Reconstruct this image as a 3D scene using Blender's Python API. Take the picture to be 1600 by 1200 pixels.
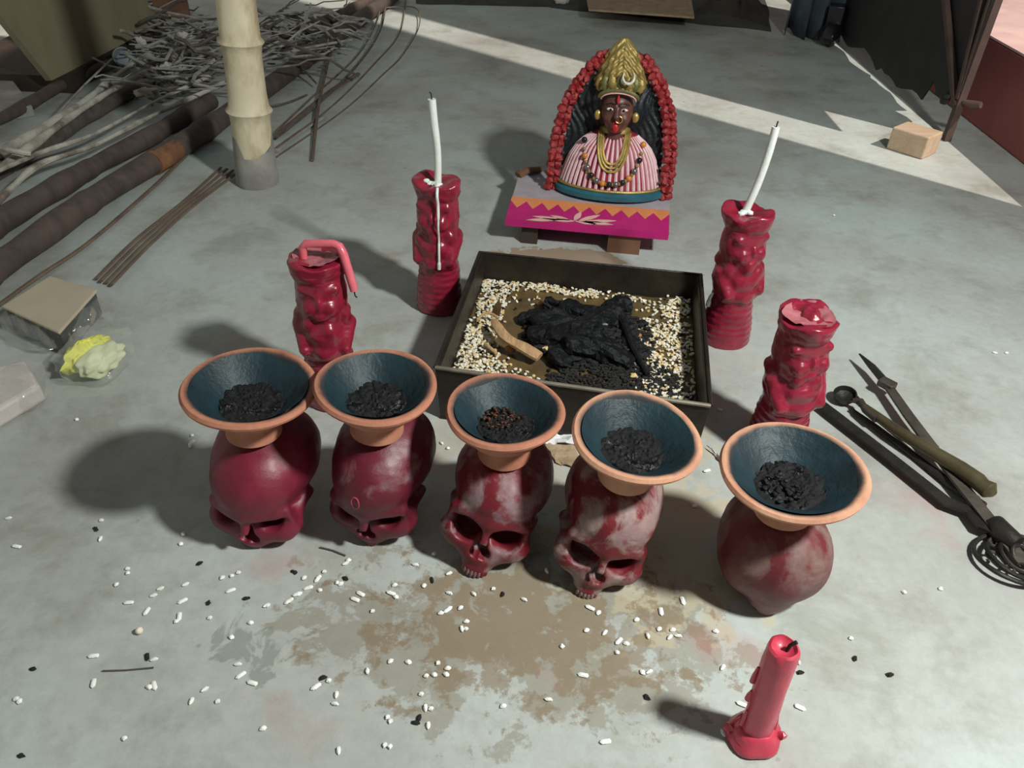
import bpy, math, random
import numpy as np
from mathutils import Vector, Matrix, noise as mn
random.seed(7)
R_=math.radians
for o in list(bpy.data.objects): bpy.data.objects.remove(o)
sc=bpy.context.scene; COL=sc.collection
# ---------------------------------------------------------------- camera, world, sun, lamp, exposure
CH=0.8; F=1250.0; PT=R_(37); RL=R_(-2.3)
cf=Vector((0,math.cos(PT),-math.sin(PT))); r0=Vector((1,0,0)); u0=Vector((0,math.sin(PT),math.cos(PT)))
cr=math.cos(RL)*r0-math.sin(RL)*u0; cu=math.sin(RL)*r0+math.cos(RL)*u0
cam=bpy.data.cameras.new('camera'); camo=bpy.data.objects.new('camera',cam); COL.objects.link(camo)
cam.sensor_width=36; cam.lens=F/1600*36; cam.clip_start=.01; cam.clip_end=60
camo.matrix_world=Matrix(((cr.x,cu.x,-cf.x,0),(cr.y,cu.y,-cf.y,0),(cr.z,cu.z,-cf.z,CH),(0,0,0,1)))
sc.camera=camo
w=bpy.data.worlds.new('world'); sc.world=w; w.use_nodes=True
w.node_tree.nodes['Background'].inputs[0].default_value=(.62,.78,.80,1); w.node_tree.nodes['Background'].inputs[1].default_value=.19
def light(name,kind,loc,to,energy,color,**k):
    l=bpy.data.lights.new(name,kind); l.energy=energy; l.color=color
    for a,b in k.items(): setattr(l,a,b)
    o=bpy.data.objects.new(name,l); COL.objects.link(o); o.location=loc
    o.rotation_euler=(Vector(to)-Vector(loc)).to_track_quat('-Z','Y').to_euler(); return o
sd=Vector((-.76*math.cos(R_(52)),.65*math.cos(R_(52)),-math.sin(R_(52))))
light('sun','SUN',(6,-4,8),tuple(Vector((6,-4,8))+sd),4.2,(1,.90,.80),angle=R_(.6))
light('room_lamp','AREA',(.98,.22,1.5),(.1,1.0,0),43,(.98,1,.95),shape='DISK',size=.16)
sc.view_settings.view_transform='Standard'; sc.view_settings.look='None'; sc.view_settings.exposure=0; sc.view_settings.gamma=1
# ---------------------------------------------------------------- placing helpers
def _ray(x,y): return cf+cr*((x-800)/F)-cu*((y-600)/F)
def at(x,y,z=0.):
    d=_ray(x,y); t=(z-CH)/d.z; return Vector((t*d.x,t*d.y,z))
def ony(x,y,Y):
    d=_ray(x,y); t=Y/d.y; return Vector((t*d.x,Y,CH+t*d.z))
# ---------------------------------------------------------------- materials
def nodes(name):
    m=bpy.data.materials.new(name); m.use_nodes=True; nt=m.node_tree; b=nt.nodes['Principled BSDF']; return m,nt,b
def N(nt,t,**k):
    n=nt.nodes.new(t)
    for a,v in k.items():
        if a=='i':
            for q,x in v.items(): n.inputs[q].default_value=x
        else: setattr(n,a,v)
    return n
def ramp(nt,src,stops):
    r=N(nt,'ShaderNodeValToRGB'); e=r.color_ramp.elements
    while len(e)<len(stops): e.new(.5)
    for q,(p,c) in zip(e,stops):
        q.position=p; q.color=(*c,1) if not isinstance(c,(int,float)) else (c,c,c,1)
    nt.links.new(src,r.inputs[0]); return r.outputs[0]
def noise(nt,scale,detail=4,rough=.6,vec=None,dist=0):
    n=N(nt,'ShaderNodeTexNoise',i={'Scale':scale,'Detail':detail,'Roughness':rough,'Distortion':dist})
    if vec is None:
        tc=N(nt,'ShaderNodeTexCoord'); vec=tc.outputs['Object']
    nt.links.new(vec,n.inputs['Vector']); return n.outputs['Fac']
def mixc(nt,f,a,b,mode='MIX'):
    m=N(nt,'ShaderNodeMix',data_type='RGBA',blend_type=mode)
    for sck,v in ((m.inputs[0],f),(m.inputs[6],a),(m.inputs[7],b)):
        if isinstance(v,(int,float)): sck.default_value=v
        elif isinstance(v,tuple): sck.default_value=(*v,1)
        else: nt.links.new(v,sck)
    return m.outputs[2]
def mat(name,c1,c2=None,scale=30,rough=.6,metal=0,bump=.0,bscale=None,spec=.5,stops=(.35,.65),detail=4,stretch=None,**extra):
    m,nt,b=nodes(name); tc=N(nt,'ShaderNodeTexCoord'); vec=tc.outputs['Object']
    if stretch:
        mp=N(nt,'ShaderNodeMapping'); mp.inputs['Scale'].default_value=stretch; nt.links.new(vec,mp.inputs['Vector']); vec=mp.outputs[0]
    if c2 is None: c2=tuple(v*.75 for v in c1)
    n=noise(nt,scale,detail,.6,vec)
    nt.links.new(ramp(nt,n,[(stops[0],c1),(stops[1],c2)]),b.inputs['Base Color'])
    b.inputs['Roughness'].default_value=rough; b.inputs['Metallic'].default_value=metal; b.inputs['Specular IOR Level'].default_value=spec
    for k,v in extra.items(): b.inputs[k.replace('_',' ')].default_value=v
    if bump:
        bp=N(nt,'ShaderNodeBump',i={'Strength':bump,'Distance':.004}); nt.links.new(noise(nt,bscale or scale*2,5,.65,vec),bp.inputs['Height']); nt.links.new(bp.outputs[0],b.inputs['Normal'])
    return m
def floor_material():
    m,nt,b=nodes('concrete floor'); tc=N(nt,'ShaderNodeTexCoord'); V=tc.outputs['Object']
    base=ramp(nt,noise(nt,1.8,8,.62,V,.15),[(.25,(.29,.285,.265)),(.5,(.42,.445,.42)),(.72,(.48,.565,.55))])
    mott=ramp(nt,noise(nt,6,6,.7,V,.2),[(.35,(.72,.70,.65)),(.5,(1,1,1)),(.7,(1.0,1.05,1.05))])
    c=mixc(nt,.75,base,mott,'MULTIPLY')
    fine=ramp(nt,noise(nt,55,6,.7,V),[(.3,(.84,.84,.82)),(.6,(1.04,1.04,1.04))])
    c=mixc(nt,.6,c,fine,'MULTIPLY')
    def region(cx,cy,rx,ry,soft=.6):
        mp=N(nt,'ShaderNodeMapping',vector_type='TEXTURE'); mp.inputs['Location'].default_value=(cx,cy,0); mp.inputs['Scale'].default_value=(rx,ry,1)
        nt.links.new(V,mp.inputs['Vector'])
        l=N(nt,'ShaderNodeVectorMath',operation='LENGTH'); nt.links.new(mp.outputs[0],l.inputs[0])
        r=N(nt,'ShaderNodeMapRange',i={1:1.0,2:1-soft,3:0.,4:1.}); nt.links.new(l.outputs['Value'],r.inputs[0]); return r.outputs[0]
    def blend(c,reg,n,t,w,col,amount):
        a=N(nt,'ShaderNodeMath',operation='MULTIPLY_ADD',i={1:.42}); nt.links.new(reg,a.inputs[0]); nt.links.new(n,a.inputs[2])
        k=N(nt,'ShaderNodeMapRange',i={1:t,2:t+w,3:0.,4:amount}); nt.links.new(a.outputs[0],k.inputs[0])
        g=N(nt,'ShaderNodeMath',operation='MINIMUM'); s=N(nt,'ShaderNodeMath',operation='MULTIPLY',i={1:4.}); nt.links.new(reg,s.inputs[0])
        nt.links.new(k.outputs[0],g.inputs[0]); nt.links.new(s.outputs[0],g.inputs[1])
        return mixc(nt,g.outputs[0],c,col)
    reg=region(.03,.585,.50,.27,.9); reg2=region(.20,.74,.26,.32,.9); reg3=region(.10,1.0,.5,.55,.8)
    c=blend(c,reg3,noise(nt,7,5,.6,V,.5),.78,.04,(.42,.36,.26),.45)
    c=blend(c,reg,noise(nt,11,9,.68,V,.25),.745,.03,(.22,.195,.135),.55)
    c=blend(c,reg2,noise(nt,16,9,.68,V,.2),.735,.03,(.48,.42,.28),.55)
    c=blend(c,reg,noise(nt,24,8,.7,V,.2),.80,.05,(.20,.13,.06),.6)
    c=blend(c,region(-.28,.55,.12,.1,.9),noise(nt,17,5,.6,V,.6),.82,.04,(.16,.18,.15),.5)
    c=blend(c,region(.10,1.5,.2,.08,.7),noise(nt,12,5,.6,V,.6),.68,.03,(.28,.17,.08),.7)
    # reddish wax smears and dark specks
    c=blend(c,region(0,.9,1.2,1.2,.5),noise(nt,5.5,3,.5,V),1.02,.1,(.42,.2,.19),.35)
    vo=N(nt,'ShaderNodeTexVoronoi',i={'Scale':17,'Randomness':1.}); nt.links.new(V,vo.inputs['Vector'])
    sp=N(nt,'ShaderNodeMapRange',i={1:.10,2:.06,3:0.,4:1.}); nt.links.new(vo.outputs['Distance'],sp.inputs[0])
    sel=N(nt,'ShaderNodeMapRange',i={1:.62,2:.66,3:0.,4:.75}); nt.links.new(noise(nt,9,2,.5,V),sel.inputs[0])
    mu=N(nt,'ShaderNodeMath',operation='MULTIPLY'); nt.links.new(sp.outputs[0],mu.inputs[0]); nt.links.new(sel.outputs[0],mu.inputs[1])
    c=mixc(nt,mu.outputs[0],c,(.07,.065,.05))
    nt.links.new(c,b.inputs['Base Color'])
    nt.links.new(ramp(nt,noise(nt,8,5,.6,V),[(.3,.42),(.7,.7)]),b.inputs['Roughness'])
    bp=N(nt,'ShaderNodeBump',i={'Strength':.25,'Distance':.003}); nt.links.new(noise(nt,40,6,.7,V),bp.inputs['Height']); nt.links.new(bp.outputs[0],b.inputs['Normal'])
    return m
M={}
M['floor']=floor_material()
M['plaster']=mat('painted plaster',(.36,.34,.31),(.28,.27,.25),6,.9,bump=.2)
M['maroon_wall']=mat('maroon painted plaster',(.30,.085,.08),(.23,.065,.06),6,.7,bump=.2)
M['pink_cap']=mat('pinkish cement',(.72,.50,.47),(.60,.40,.38),9,.85,bump=.3)
def wax(name,c1,c2,rough=.3,scale=35,bump=.25):
    return mat(name,c1,c2,scale,rough,bump=bump,bscale=90,Subsurface_Weight=.12,Subsurface_Scale=.01,Coat_Weight=.35,Coat_Roughness=.15)
M['red_wax']=wax('red wax',(.29,.015,.042),(.19,.010,.026))
M['dull_wax']=wax('dusty pink wax',(.44,.15,.17),(.32,.09,.11),.5)
M['pink_wax']=wax('pink wax',(.72,.16,.20),(.66,.12,.16),.4)
M['candle_red']=wax('matte red wax',(.56,.045,.085),(.47,.035,.07),.5)
M['white_wax']=wax('white wax',(.78,.84,.80),(.70,.76,.72),.45)
M['wick']=mat('charred wick',(.02,.018,.015),None,60,.9)
M['clay']=mat('terracotta',(.50,.235,.15),(.40,.165,.10),25,.75,bump=.35,bscale=60)
M['clay_pale']=mat('pale terracotta',(.66,.37,.24),(.55,.27,.165),18,.8,bump=.35,bscale=60)
M['soot']=mat('soot glaze',(.012,.034,.044),(.008,.020,.026),22,.5,bump=.5,bscale=60,spec=.35)
M['tar']=mat('wet burnt residue',(.004,.004,.005),(.006,.008,.010),60,.13,bump=.9,bscale=95,spec=1.0)
M['tar_brown']=mat('brown burnt residue',(.15,.05,.02),(.02,.016,.014),150,.4,bump=.6,bscale=160)
def claymat(i,c1,c2,R):
    m,nt,b=nodes('terracotta %d'%i); tc=N(nt,'ShaderNodeTexCoord'); V=tc.outputs['Object']
    c=ramp(nt,noise(nt,25,4,.6,V),[(.35,c1),(.65,c2)])
    se=N(nt,'ShaderNodeSeparateXYZ'); nt.links.new(V,se.inputs[0]); cb=N(nt,'ShaderNodeCombineXYZ'); nt.links.new(se.outputs[0],cb.inputs[0]); nt.links.new(se.outputs[1],cb.inputs[1])
    l=N(nt,'ShaderNodeVectorMath',operation='LENGTH'); nt.links.new(cb.outputs[0],l.inputs[0])
    ad=N(nt,'ShaderNodeMath',operation='MULTIPLY_ADD',i={1:.007}); nt.links.new(noise(nt,28,4,.6,V),ad.inputs[0]); nt.links.new(l.outputs['Value'],ad.inputs[2])
    k=N(nt,'ShaderNodeMapRange',i={1:R-.0085,2:R-.0005,3:1.,4:0.},interpolation_type='SMOOTHSTEP'); nt.links.new(ad.outputs[0],k.inputs[0])
    g=N(nt,'ShaderNodeMath',operation='GREATER_THAN',i={1:.0635}); nt.links.new(se.outputs[2],g.inputs[0])
    mu=N(nt,'ShaderNodeMath',operation='MULTIPLY'); nt.links.new(k.outputs[0],mu.inputs[0]); nt.links.new(g.outputs[0],mu.inputs[1])
    nt.links.new(mixc(nt,mu.outputs[0],c,(.02,.022,.024)),b.inputs['Base Color']); b.inputs['Roughness'].default_value=.78
    bp=N(nt,'ShaderNodeBump',i={'Strength':.35,'Distance':.004}); nt.links.new(noise(nt,60,5,.65,V),bp.inputs['Height']); nt.links.new(bp.outputs[0],b.inputs['Normal'])
    return m
def skullmat(name,red,dirt,dirt2,thr,w=.06,scale=16,rough=.46):
    m,nt,b=nodes(name); tc=N(nt,'ShaderNodeTexCoord'); V=tc.outputs['Object']
    rc=ramp(nt,noise(nt,22,5,.6,V),[(.3,tuple(v*.62 for v in red)),(.7,red)])
    dc=ramp(nt,noise(nt,45,6,.7,V),[(.35,dirt),(.65,dirt2)])
    k=N(nt,'ShaderNodeMapRange',i={1:thr,2:thr+w,3:0.,4:.85}); nt.links.new(noise(nt,scale,6,.62,V,.5),k.inputs[0])
    nt.links.new(mixc(nt,k.outputs[0],rc,dc),b.inputs['Base Color'])
    rr=N(nt,'ShaderNodeMapRange',i={1:0.,2:.85,3:rough,4:.75}); nt.links.new(k.outputs[0],rr.inputs[0]); nt.links.new(rr.outputs[0],b.inputs['Roughness'])
    b.inputs['Coat Weight'].default_value=.06; b.inputs['Coat Roughness'].default_value=.3
    bp=N(nt,'ShaderNodeBump',i={'Strength':.4,'Distance':.002}); nt.links.new(noise(nt,60,6,.7,V),bp.inputs['Height']); nt.links.new(bp.outputs[0],b.inputs['Normal'])
    return m
M['tray']=mat('blackened iron sheet',(.015,.012,.010),(.036,.028,.019),14,.45,.3,bump=.5,bscale=50)
M['tray_edge']=mat('worn iron edge',(.30,.27,.21),(.16,.14,.11),18,.5,.4)
M['char']=mat('charred wood',(.003,.004,.005),(.007,.009,.011),60,.42,bump=1.0,bscale=130,spec=.3)
M['ash']=mat('ash and burnt grain',(.006,.006,.007),(.022,.020,.018),160,.75,bump=1.0,bscale=200)
M['grain']=mat('rice grain',(.80,.77,.66),(.70,.64,.48),90,.7)
M['grain_yellow']=mat('yellowed grain',(.72,.55,.27),(.62,.42,.17),90,.7)
M['rice_white']=mat('white puffed rice',(.88,.90,.86),(.80,.81,.76),90,.7)
M['oil']=mat('oily brown residue',(.15,.10,.038),(.085,.058,.026),22,.3,bump=.3)
M['wood_stick']=mat('split wood',(.50,.33,.17),(.34,.20,.10),10,.8,bump=.4,stretch=(20,3,20))
M['leaf']=mat('dried leaf',(.42,.27,.12),(.28,.17,.07),40,.7)
M['orange']=mat('orange lump',(.50,.22,.09),(.38,.15,.06),60,.7,bump=.4)
M['iron']=mat('dark forged iron',(.018,.018,.017),(.04,.036,.03),25,.5,.5,bump=.4,bscale=70)
M['iron_light']=mat('grey worn iron',(.10,.085,.07),(.06,.05,.042),30,.5,.4,bump=.4,bscale=70)
M['brass']=mat('tarnished brass',(.15,.13,.07),(.09,.075,.04),20,.42,.6,bump=.3)
M['bamboo']=mat('dry bamboo',(.68,.62,.44),(.40,.31,.18),16,.55,bump=.4,stretch=(1,1,.4),bscale=30,stops=(.46,.66),detail=6)
M['bamboo_grey']=mat('weathered bamboo',(.36,.36,.33),(.22,.21,.19),12,.8,bump=.4)
M['pole']=mat('brown pole',(.105,.078,.066),(.06,.046,.04),9,.75,bump=.4,stretch=(3,3,1))
M['rust']=mat('rusty patch',(.30,.14,.06),(.16,.075,.04),14,.8)
M['lath']=mat('brown lath',(.17,.125,.09),(.10,.07,.05),14,.8,bump=.4)
M['pale_bark']=mat('whitewashed split pole',(.50,.49,.42),(.17,.14,.11),14,.85,bump=.8,bscale=45,stops=(.44,.66))
M['twig']=mat('grey dry twig',(.36,.36,.33),(.17,.16,.15),30,.85,bump=.5)
M['twig_dark']=mat('dark dry twig',(.13,.115,.10),(.07,.06,.05),30,.85,bump=.5)
M['ply']=mat('old plywood',(.27,.245,.155),(.22,.195,.12),4,.8,bump=.2,stretch=(1,2,1))
M['dark_wood']=mat('dark wood',(.045,.03,.022),(.025,.018,.014),10,.7,bump=.3)
M['brown_wood']=mat('brown wood',(.20,.095,.05),(.12,.055,.03),10,.6,bump=.3)
M['wood_block']=mat('raw wood block',(.46,.34,.24),(.38,.27,.18),8,.85,bump=.3,stretch=(1,6,6))
M['kraft']=mat('kraft cardboard',(.46,.41,.30),(.42,.37,.27),14,.8,bump=.15)
M['pack_dark']=mat('dark printed wrap',(.06,.065,.06),(.26,.22,.18),38,.35,stops=(.52,.60),bump=.3)
M['pale_pack']=mat('pale paper packet',(.58,.54,.50),(.48,.44,.42),18,.6,bump=.4)
M['yellow']=mat('yellow turmeric paste',(.80,.80,.12),(.66,.68,.08),30,.55,bump=.5)
M['cream']=mat('pale yellow powder',(.74,.77,.52),(.66,.70,.40),30,.6,bump=.5)
M['paper']=mat('white paper',(.78,.79,.80),(.66,.66,.66),14,.7,bump=.2)
M['cement_scrap']=mat('brown cement scrap',(.40,.30,.19),(.28,.20,.12),20,.8)
M['sheet']=mat('black sheet metal',(.010,.010,.014),(.018,.018,.022),10,.6,bump=.2)
M['angle']=mat('brown angle iron',(.10,.06,.05),(.06,.04,.035),12,.7,.2)
M['cloth_blue']=mat('bluish cloth',(.085,.11,.135),(.045,.06,.075),9,.9,bump=.4)
M['cloth_dark']=mat('dark tarpaulin',(.03,.035,.033),(.055,.055,.045),9,.75,bump=.4)
M['grey_blue']=mat('grey blue clay',(.26,.30,.32),(.20,.23,.25),18,.8)
M['gold']=mat('gold paint',(.42,.31,.10),(.24,.19,.06),45,.38,.45,bump=.5,bscale=120)
M['gold_bright']=mat('bright gold paint',(.62,.45,.14),(.42,.30,.09),60,.32,.55)
M['green_gold']=mat('green gold paint',(.20,.21,.08),(.13,.12,.05),60,.4,.4,bump=.5,bscale=140)
M['hair']=mat('black painted hair',(.004,.006,.008),(.006,.014,.018),30,.5,bump=.8,bscale=60)
M['skin']=mat('dark painted face',(.075,.030,.026),(.13,.05,.035),28,.4)
M['lip']=mat('red lip paint',(.50,.02,.025),None,40,.35)
M['white_paint']=mat('white paint',(.78,.76,.68),None,40,.45)
M['black_paint']=mat('black paint',(.01,.01,.012),None,40,.3)
M['bead_red']=mat('red sequinned flower with painted glints',(.27,.008,.014),(.55,.10,.04),150,.3,bump=.9,bscale=160,stops=(.56,.70),spec=.8)  # orange flecks put golden glints into the red colour
M['bead_orange']=mat('orange bead',(.66,.25,.05),None,40,.25)
M['bead_silver']=mat('silver bead',(.30,.31,.33),None,40,.25,.8)
M['bead_black']=mat('black bead',(.012,.013,.018),None,40,.2)
M['teal']=mat('teal paint',(.02,.13,.17),(.015,.09,.13),30,.4)
M['pleat_white']=mat('pinkish white pleat',(.76,.56,.58),(.68,.42,.46),60,.5)
M['pleat_red']=mat('crimson cloth',(.30,.012,.04),(.22,.01,.03),40,.5)
M['magenta']=mat('magenta paint',(.50,.012,.17),(.42,.010,.14),25,.55,bump=.2)
M['zig']=mat('orange paint',(.72,.27,.10),(.64,.22,.08),25,.6)
M['plank_grey']=mat('grey mauve paint',(.40,.36,.40),(.32,.29,.32),20,.7)
M['petal']=mat('pale pink paint',(.74,.46,.40),(.66,.36,.33),40,.6)
def tar():
    m,nt,b=nodes('wet burnt residue'); b.inputs['Base Color'].default_value=(.003,.003,.004,1); b.inputs['Specular IOR Level'].default_value=.4
    nt.links.new(ramp(nt,noise(nt,45,3,.6),[(.52,.8),(.66,.10)]),b.inputs['Roughness'])
    bp=N(nt,'ShaderNodeBump',i={'Strength':.8,'Distance':.003}); nt.links.new(noise(nt,150,5,.65),bp.inputs['Height']); nt.links.new(bp.outputs[0],b.inputs['Normal'])
    return m
M['tar']=tar()
def film():
    m,nt,b=nodes('clear plastic film'); b.inputs['Base Color'].default_value=(.95,.97,.95,1); b.inputs['Roughness'].default_value=.12
    tr=N(nt,'ShaderNodeBsdfTransparent'); mx=N(nt,'ShaderNodeMixShader'); out=nt.nodes['Material Output']
    gl=N(nt,'ShaderNodeBsdfGlossy',i={'Roughness':.12}); fr=N(nt,'ShaderNodeFresnel',i={'IOR':1.3})
    bp=N(nt,'ShaderNodeBump',i={'Strength':.9,'Distance':.006}); nt.links.new(noise(nt,28,4,.6),bp.inputs['Height']); nt.links.new(bp.outputs[0],gl.inputs['Normal']); nt.links.new(bp.outputs[0],fr.inputs['Normal'])
    df=N(nt,'ShaderNodeBsdfDiffuse',i={'Color':(.8,.85,.8,1)}); m2=N(nt,'ShaderNodeMixShader',i={0:.10})
    nt.links.new(tr.outputs[0],m2.inputs[1]); nt.links.new(df.outputs[0],m2.inputs[2])
    nt.links.new(fr.outputs[0],mx.inputs[0]) if 0 else None; mx.inputs[0].default_value=.09; nt.links.new(m2.outputs[0],mx.inputs[1]); nt.links.new(gl.outputs[0],mx.inputs[2]); nt.links.new(mx.outputs[0],out.inputs['Surface'])
    return m
M['film']=film()
# ---------------------------------------------------------------- mesh helpers
class MB:
    def __init__(s): s.v=[]; s.f=[]
    def add(s,vs,fs):
        n=len(s.v); s.v+= [tuple(v) for v in vs]; s.f+=[tuple(i+n for i in f) for f in fs]; return s
    def box(s,c,d,rot=None):
        c=Vector(c); vs=[]
        for x in (-1,1):
            for y in (-1,1):
                for z in (-1,1):
                    p=Vector((x*d[0]/2,y*d[1]/2,z*d[2]/2))
                    if rot is not None: p=rot@p
                    vs.append(c+p)
        return s.add(vs,[(0,1,3,2),(4,6,7,5),(0,4,5,1),(2,3,7,6),(0,2,6,4),(1,5,7,3)])
    def tube(s,pts,r,n=8,flat=1.0,cap=True,up=None):
        pts=[Vector(p) for p in pts]; rs=r if isinstance(r,(list,tuple)) else [r]*len(pts)
        vs=[]; fs=[]; nx=None
        for i,p in enumerate(pts):
            t=(pts[min(i+1,len(pts)-1)]-pts[max(i-1,0)]); t=t.normalized() if t.length>1e-9 else Vector((0,0,1))
            if nx is None:
                a=up or (Vector((0,0,1)) if abs(t.z)<.9 else Vector((1,0,0)))
                nx=(a-t*a.dot(t)).normalized()
            else: nx=(nx-t*nx.dot(t)).normalized()
            ny=t.cross(nx)
            for k in range(n):
                a=2*math.pi*(k+.5)/n; vs.append(p+(nx*math.cos(a)*flat+ny*math.sin(a))*rs[i])
        for i in range(len(pts)-1):
            for k in range(n):
                a=i*n+k; b=i*n+(k+1)%n; fs.append((a,b,b+n,a+n))
        if cap: fs+= [tuple(range(n-1,-1,-1)),tuple((len(pts)-1)*n+k for k in range(n))]
        return s.add(vs,fs)
    def strip(s,pts,width,th,side=None):     # a flat bar, wide across, thin upward
        pts=[Vector(p) for p in pts]; vs=[];fs=[]; ws=width if isinstance(width,(list,tuple)) else [width]*len(pts)
        for i,p in enumerate(pts):
            t=(pts[min(i+1,len(pts)-1)]-pts[max(i-1,0)]).normalized(); sd_=side or t.cross(Vector((0,0,1))).normalized(); upv=sd_.cross(t).normalized()
            for a,b in ((-1,-1),(1,-1),(1,1),(-1,1)): vs.append(p+sd_*(a*ws[i]/2)+upv*(b*th/2))
        for i in range(len(pts)-1):
            for k in range(4):
                a=i*4+k;b=i*4+(k+1)%4; fs.append((a,b,b+4,a+4))
        n=(len(pts)-1)*4; fs+=[(3,2,1,0),(n,n+1,n+2,n+3)]
        return s.add(vs,fs)
    def lathe(s,prof,n=48,fn=None,close=False,cap=True):
        vs=[];fs=[]
        for i,(r,z) in enumerate(prof):
            for k in range(n):
                a=2*math.pi*k/n; p=Vector((r*math.cos(a),r*math.sin(a),z))
                if fn: p=fn(p,i,a)
                vs.append(p)
        m=len(prof)
        for i in range(m if close else m-1):
            j=(i+1)%m
            for k in range(n): fs.append((i*n+k,i*n+(k+1)%n,j*n+(k+1)%n,j*n+k))
        if not close and cap: fs+=[tuple(range(n-1,-1,-1)),tuple((m-1)*n+k for k in range(n))]
        return s.add(vs,fs)
    def ball(s,c,r,n=8,jit=0,sd=0):
        c=Vector(c); r=Vector(r) if not isinstance(r,(int,float)) else Vector((r,r,r)); vs=[];fs=[]
        m=max(3,n//2)
        for i in range(m+1):
            t=math.pi*i/m
            for k in range(n):
                a=2*math.pi*k/n; d=Vector((math.sin(t)*math.cos(a),math.sin(t)*math.sin(a),math.cos(t)))
                q=1+jit*mn.noise(d*2+Vector((sd,sd*.7,0))) if jit else 1
                vs.append(c+Vector((d.x*r.x,d.y*r.y,d.z*r.z))*q)
        for i in range(m):
            for k in range(n): fs.append((i*n+k,(i+1)*n+k,(i+1)*n+(k+1)%n,i*n+(k+1)%n))
        return s.add(vs,fs)
    def prism(s,poly,z0,z1):      # poly: xy list
        n=len(poly); vs=[(x,y,z0) for x,y in poly]+[(x,y,z1) for x,y in poly]
        return s.add(vs,[tuple(range(n-1,-1,-1)),tuple(range(n,2*n))]+[(k,(k+1)%n,n+(k+1)%n,n+k) for k in range(n)])
    def mesh(s,name,smooth=True,mt=None):
        me=bpy.data.meshes.new(name); me.from_pydata(s.v,[],s.f); me.update()
        if mt: me.materials.append(mt)
        import bmesh
        bm=bmesh.new(); bm.from_mesh(me); bmesh.ops.remove_doubles(bm,verts=bm.verts,dist=1e-6); bmesh.ops.recalc_face_normals(bm,faces=bm.faces); bm.to_mesh(me); bm.free()
        if smooth:
            for p in me.polygons: p.use_smooth=True
            me.set_sharp_from_angle(angle=R_(42))
        return me
def link(name,me,parent=None,loc=(0,0,0),rot=(0,0,0)):
    o=bpy.data.objects.new(name,me); COL.objects.link(o); o.location=loc; o.rotation_euler=rot
    if parent: o.parent=parent
    return o
def obj(name,mb,m,parent=None,loc=(0,0,0),rot=(0,0,0),smooth=True,bevel=0,label=None):
    o=link(name,mb.mesh(name,smooth,m if not isinstance(m,str) else M[m]),parent,loc,rot)
    if bevel:
        b=o.modifiers.new('bevel','BEVEL'); b.width=bevel; b.segments=2; b.limit_method='ANGLE'
    if label: o['label']=label
    return o
def tag(o,label,cat,group=None,kind=None):
    o['label']=label; o['category']=cat
    if group: o['group']=group
    if kind: o['kind']=kind
    return o
def thing(name,label,cat,loc=(0,0,0),rot=(0,0,0),group=None):
    return tag(link(name,None,None,loc,rot),label,cat,group)
def struct(o): o['kind']='structure'; return o
def bez(pts,n=8):              # Catmull-Rom through points
    P=[Vector(p) for p in pts]; out=[]
    for i in range(len(P)-1):
        a,b,c,d=P[max(i-1,0)],P[i],P[i+1],P[min(i+2,len(P)-1)]
        for k in range(n):
            t=k/n; out.append(.5*((2*b)+(c-a)*t+(2*a-5*b+4*c-d)*t*t+(3*b-a-3*c+d)*t**3))
    return out+[P[-1]]
def slab(corners,th,nrm=None):
    c=[Vector(p) for p in corners]; n=nrm or (c[1]-c[0]).cross(c[3]-c[0]).normalized(); mb=MB()
    return mb.add(c+[p-n*th for p in c],[(0,1,2,3),(7,6,5,4),(0,4,5,1),(1,5,6,2),(2,6,7,3),(3,7,4,0)])
# signed distance modelling, meshed with surface nets
def smin(a,b,k):
    h=np.clip(.5+.5*(b-a)/k,0,1); return b*(1-h)+a*h-k*h*(1-h)
def smax(a,b,k): return -smin(-a,-b,k)
def ell(X,Y,Z,c,r):
    x,y,z=(X-c[0])/r[0],(Y-c[1])/r[1],(Z-c[2])/r[2]; k0=np.sqrt(x*x+y*y+z*z)+1e-9
    k1=np.sqrt((x/r[0])**2+(y/r[1])**2+(z/r[2])**2)+1e-9; return k0*(k0-1)/k1
def caps(X,Y,Z,a,b,ra,rb=None):
    rb=ra if rb is None else rb; a=np.array(a,float); b=np.array(b,float); d=b-a; L=(d*d).sum()
    t=np.clip(((X-a[0])*d[0]+(Y-a[1])*d[1]+(Z-a[2])*d[2])/L,0,1)
    return np.sqrt((X-a[0]-d[0]*t)**2+(Y-a[1]-d[1]*t)**2+(Z-a[2]-d[2]*t)**2)-(ra+(rb-ra)*t)
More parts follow.
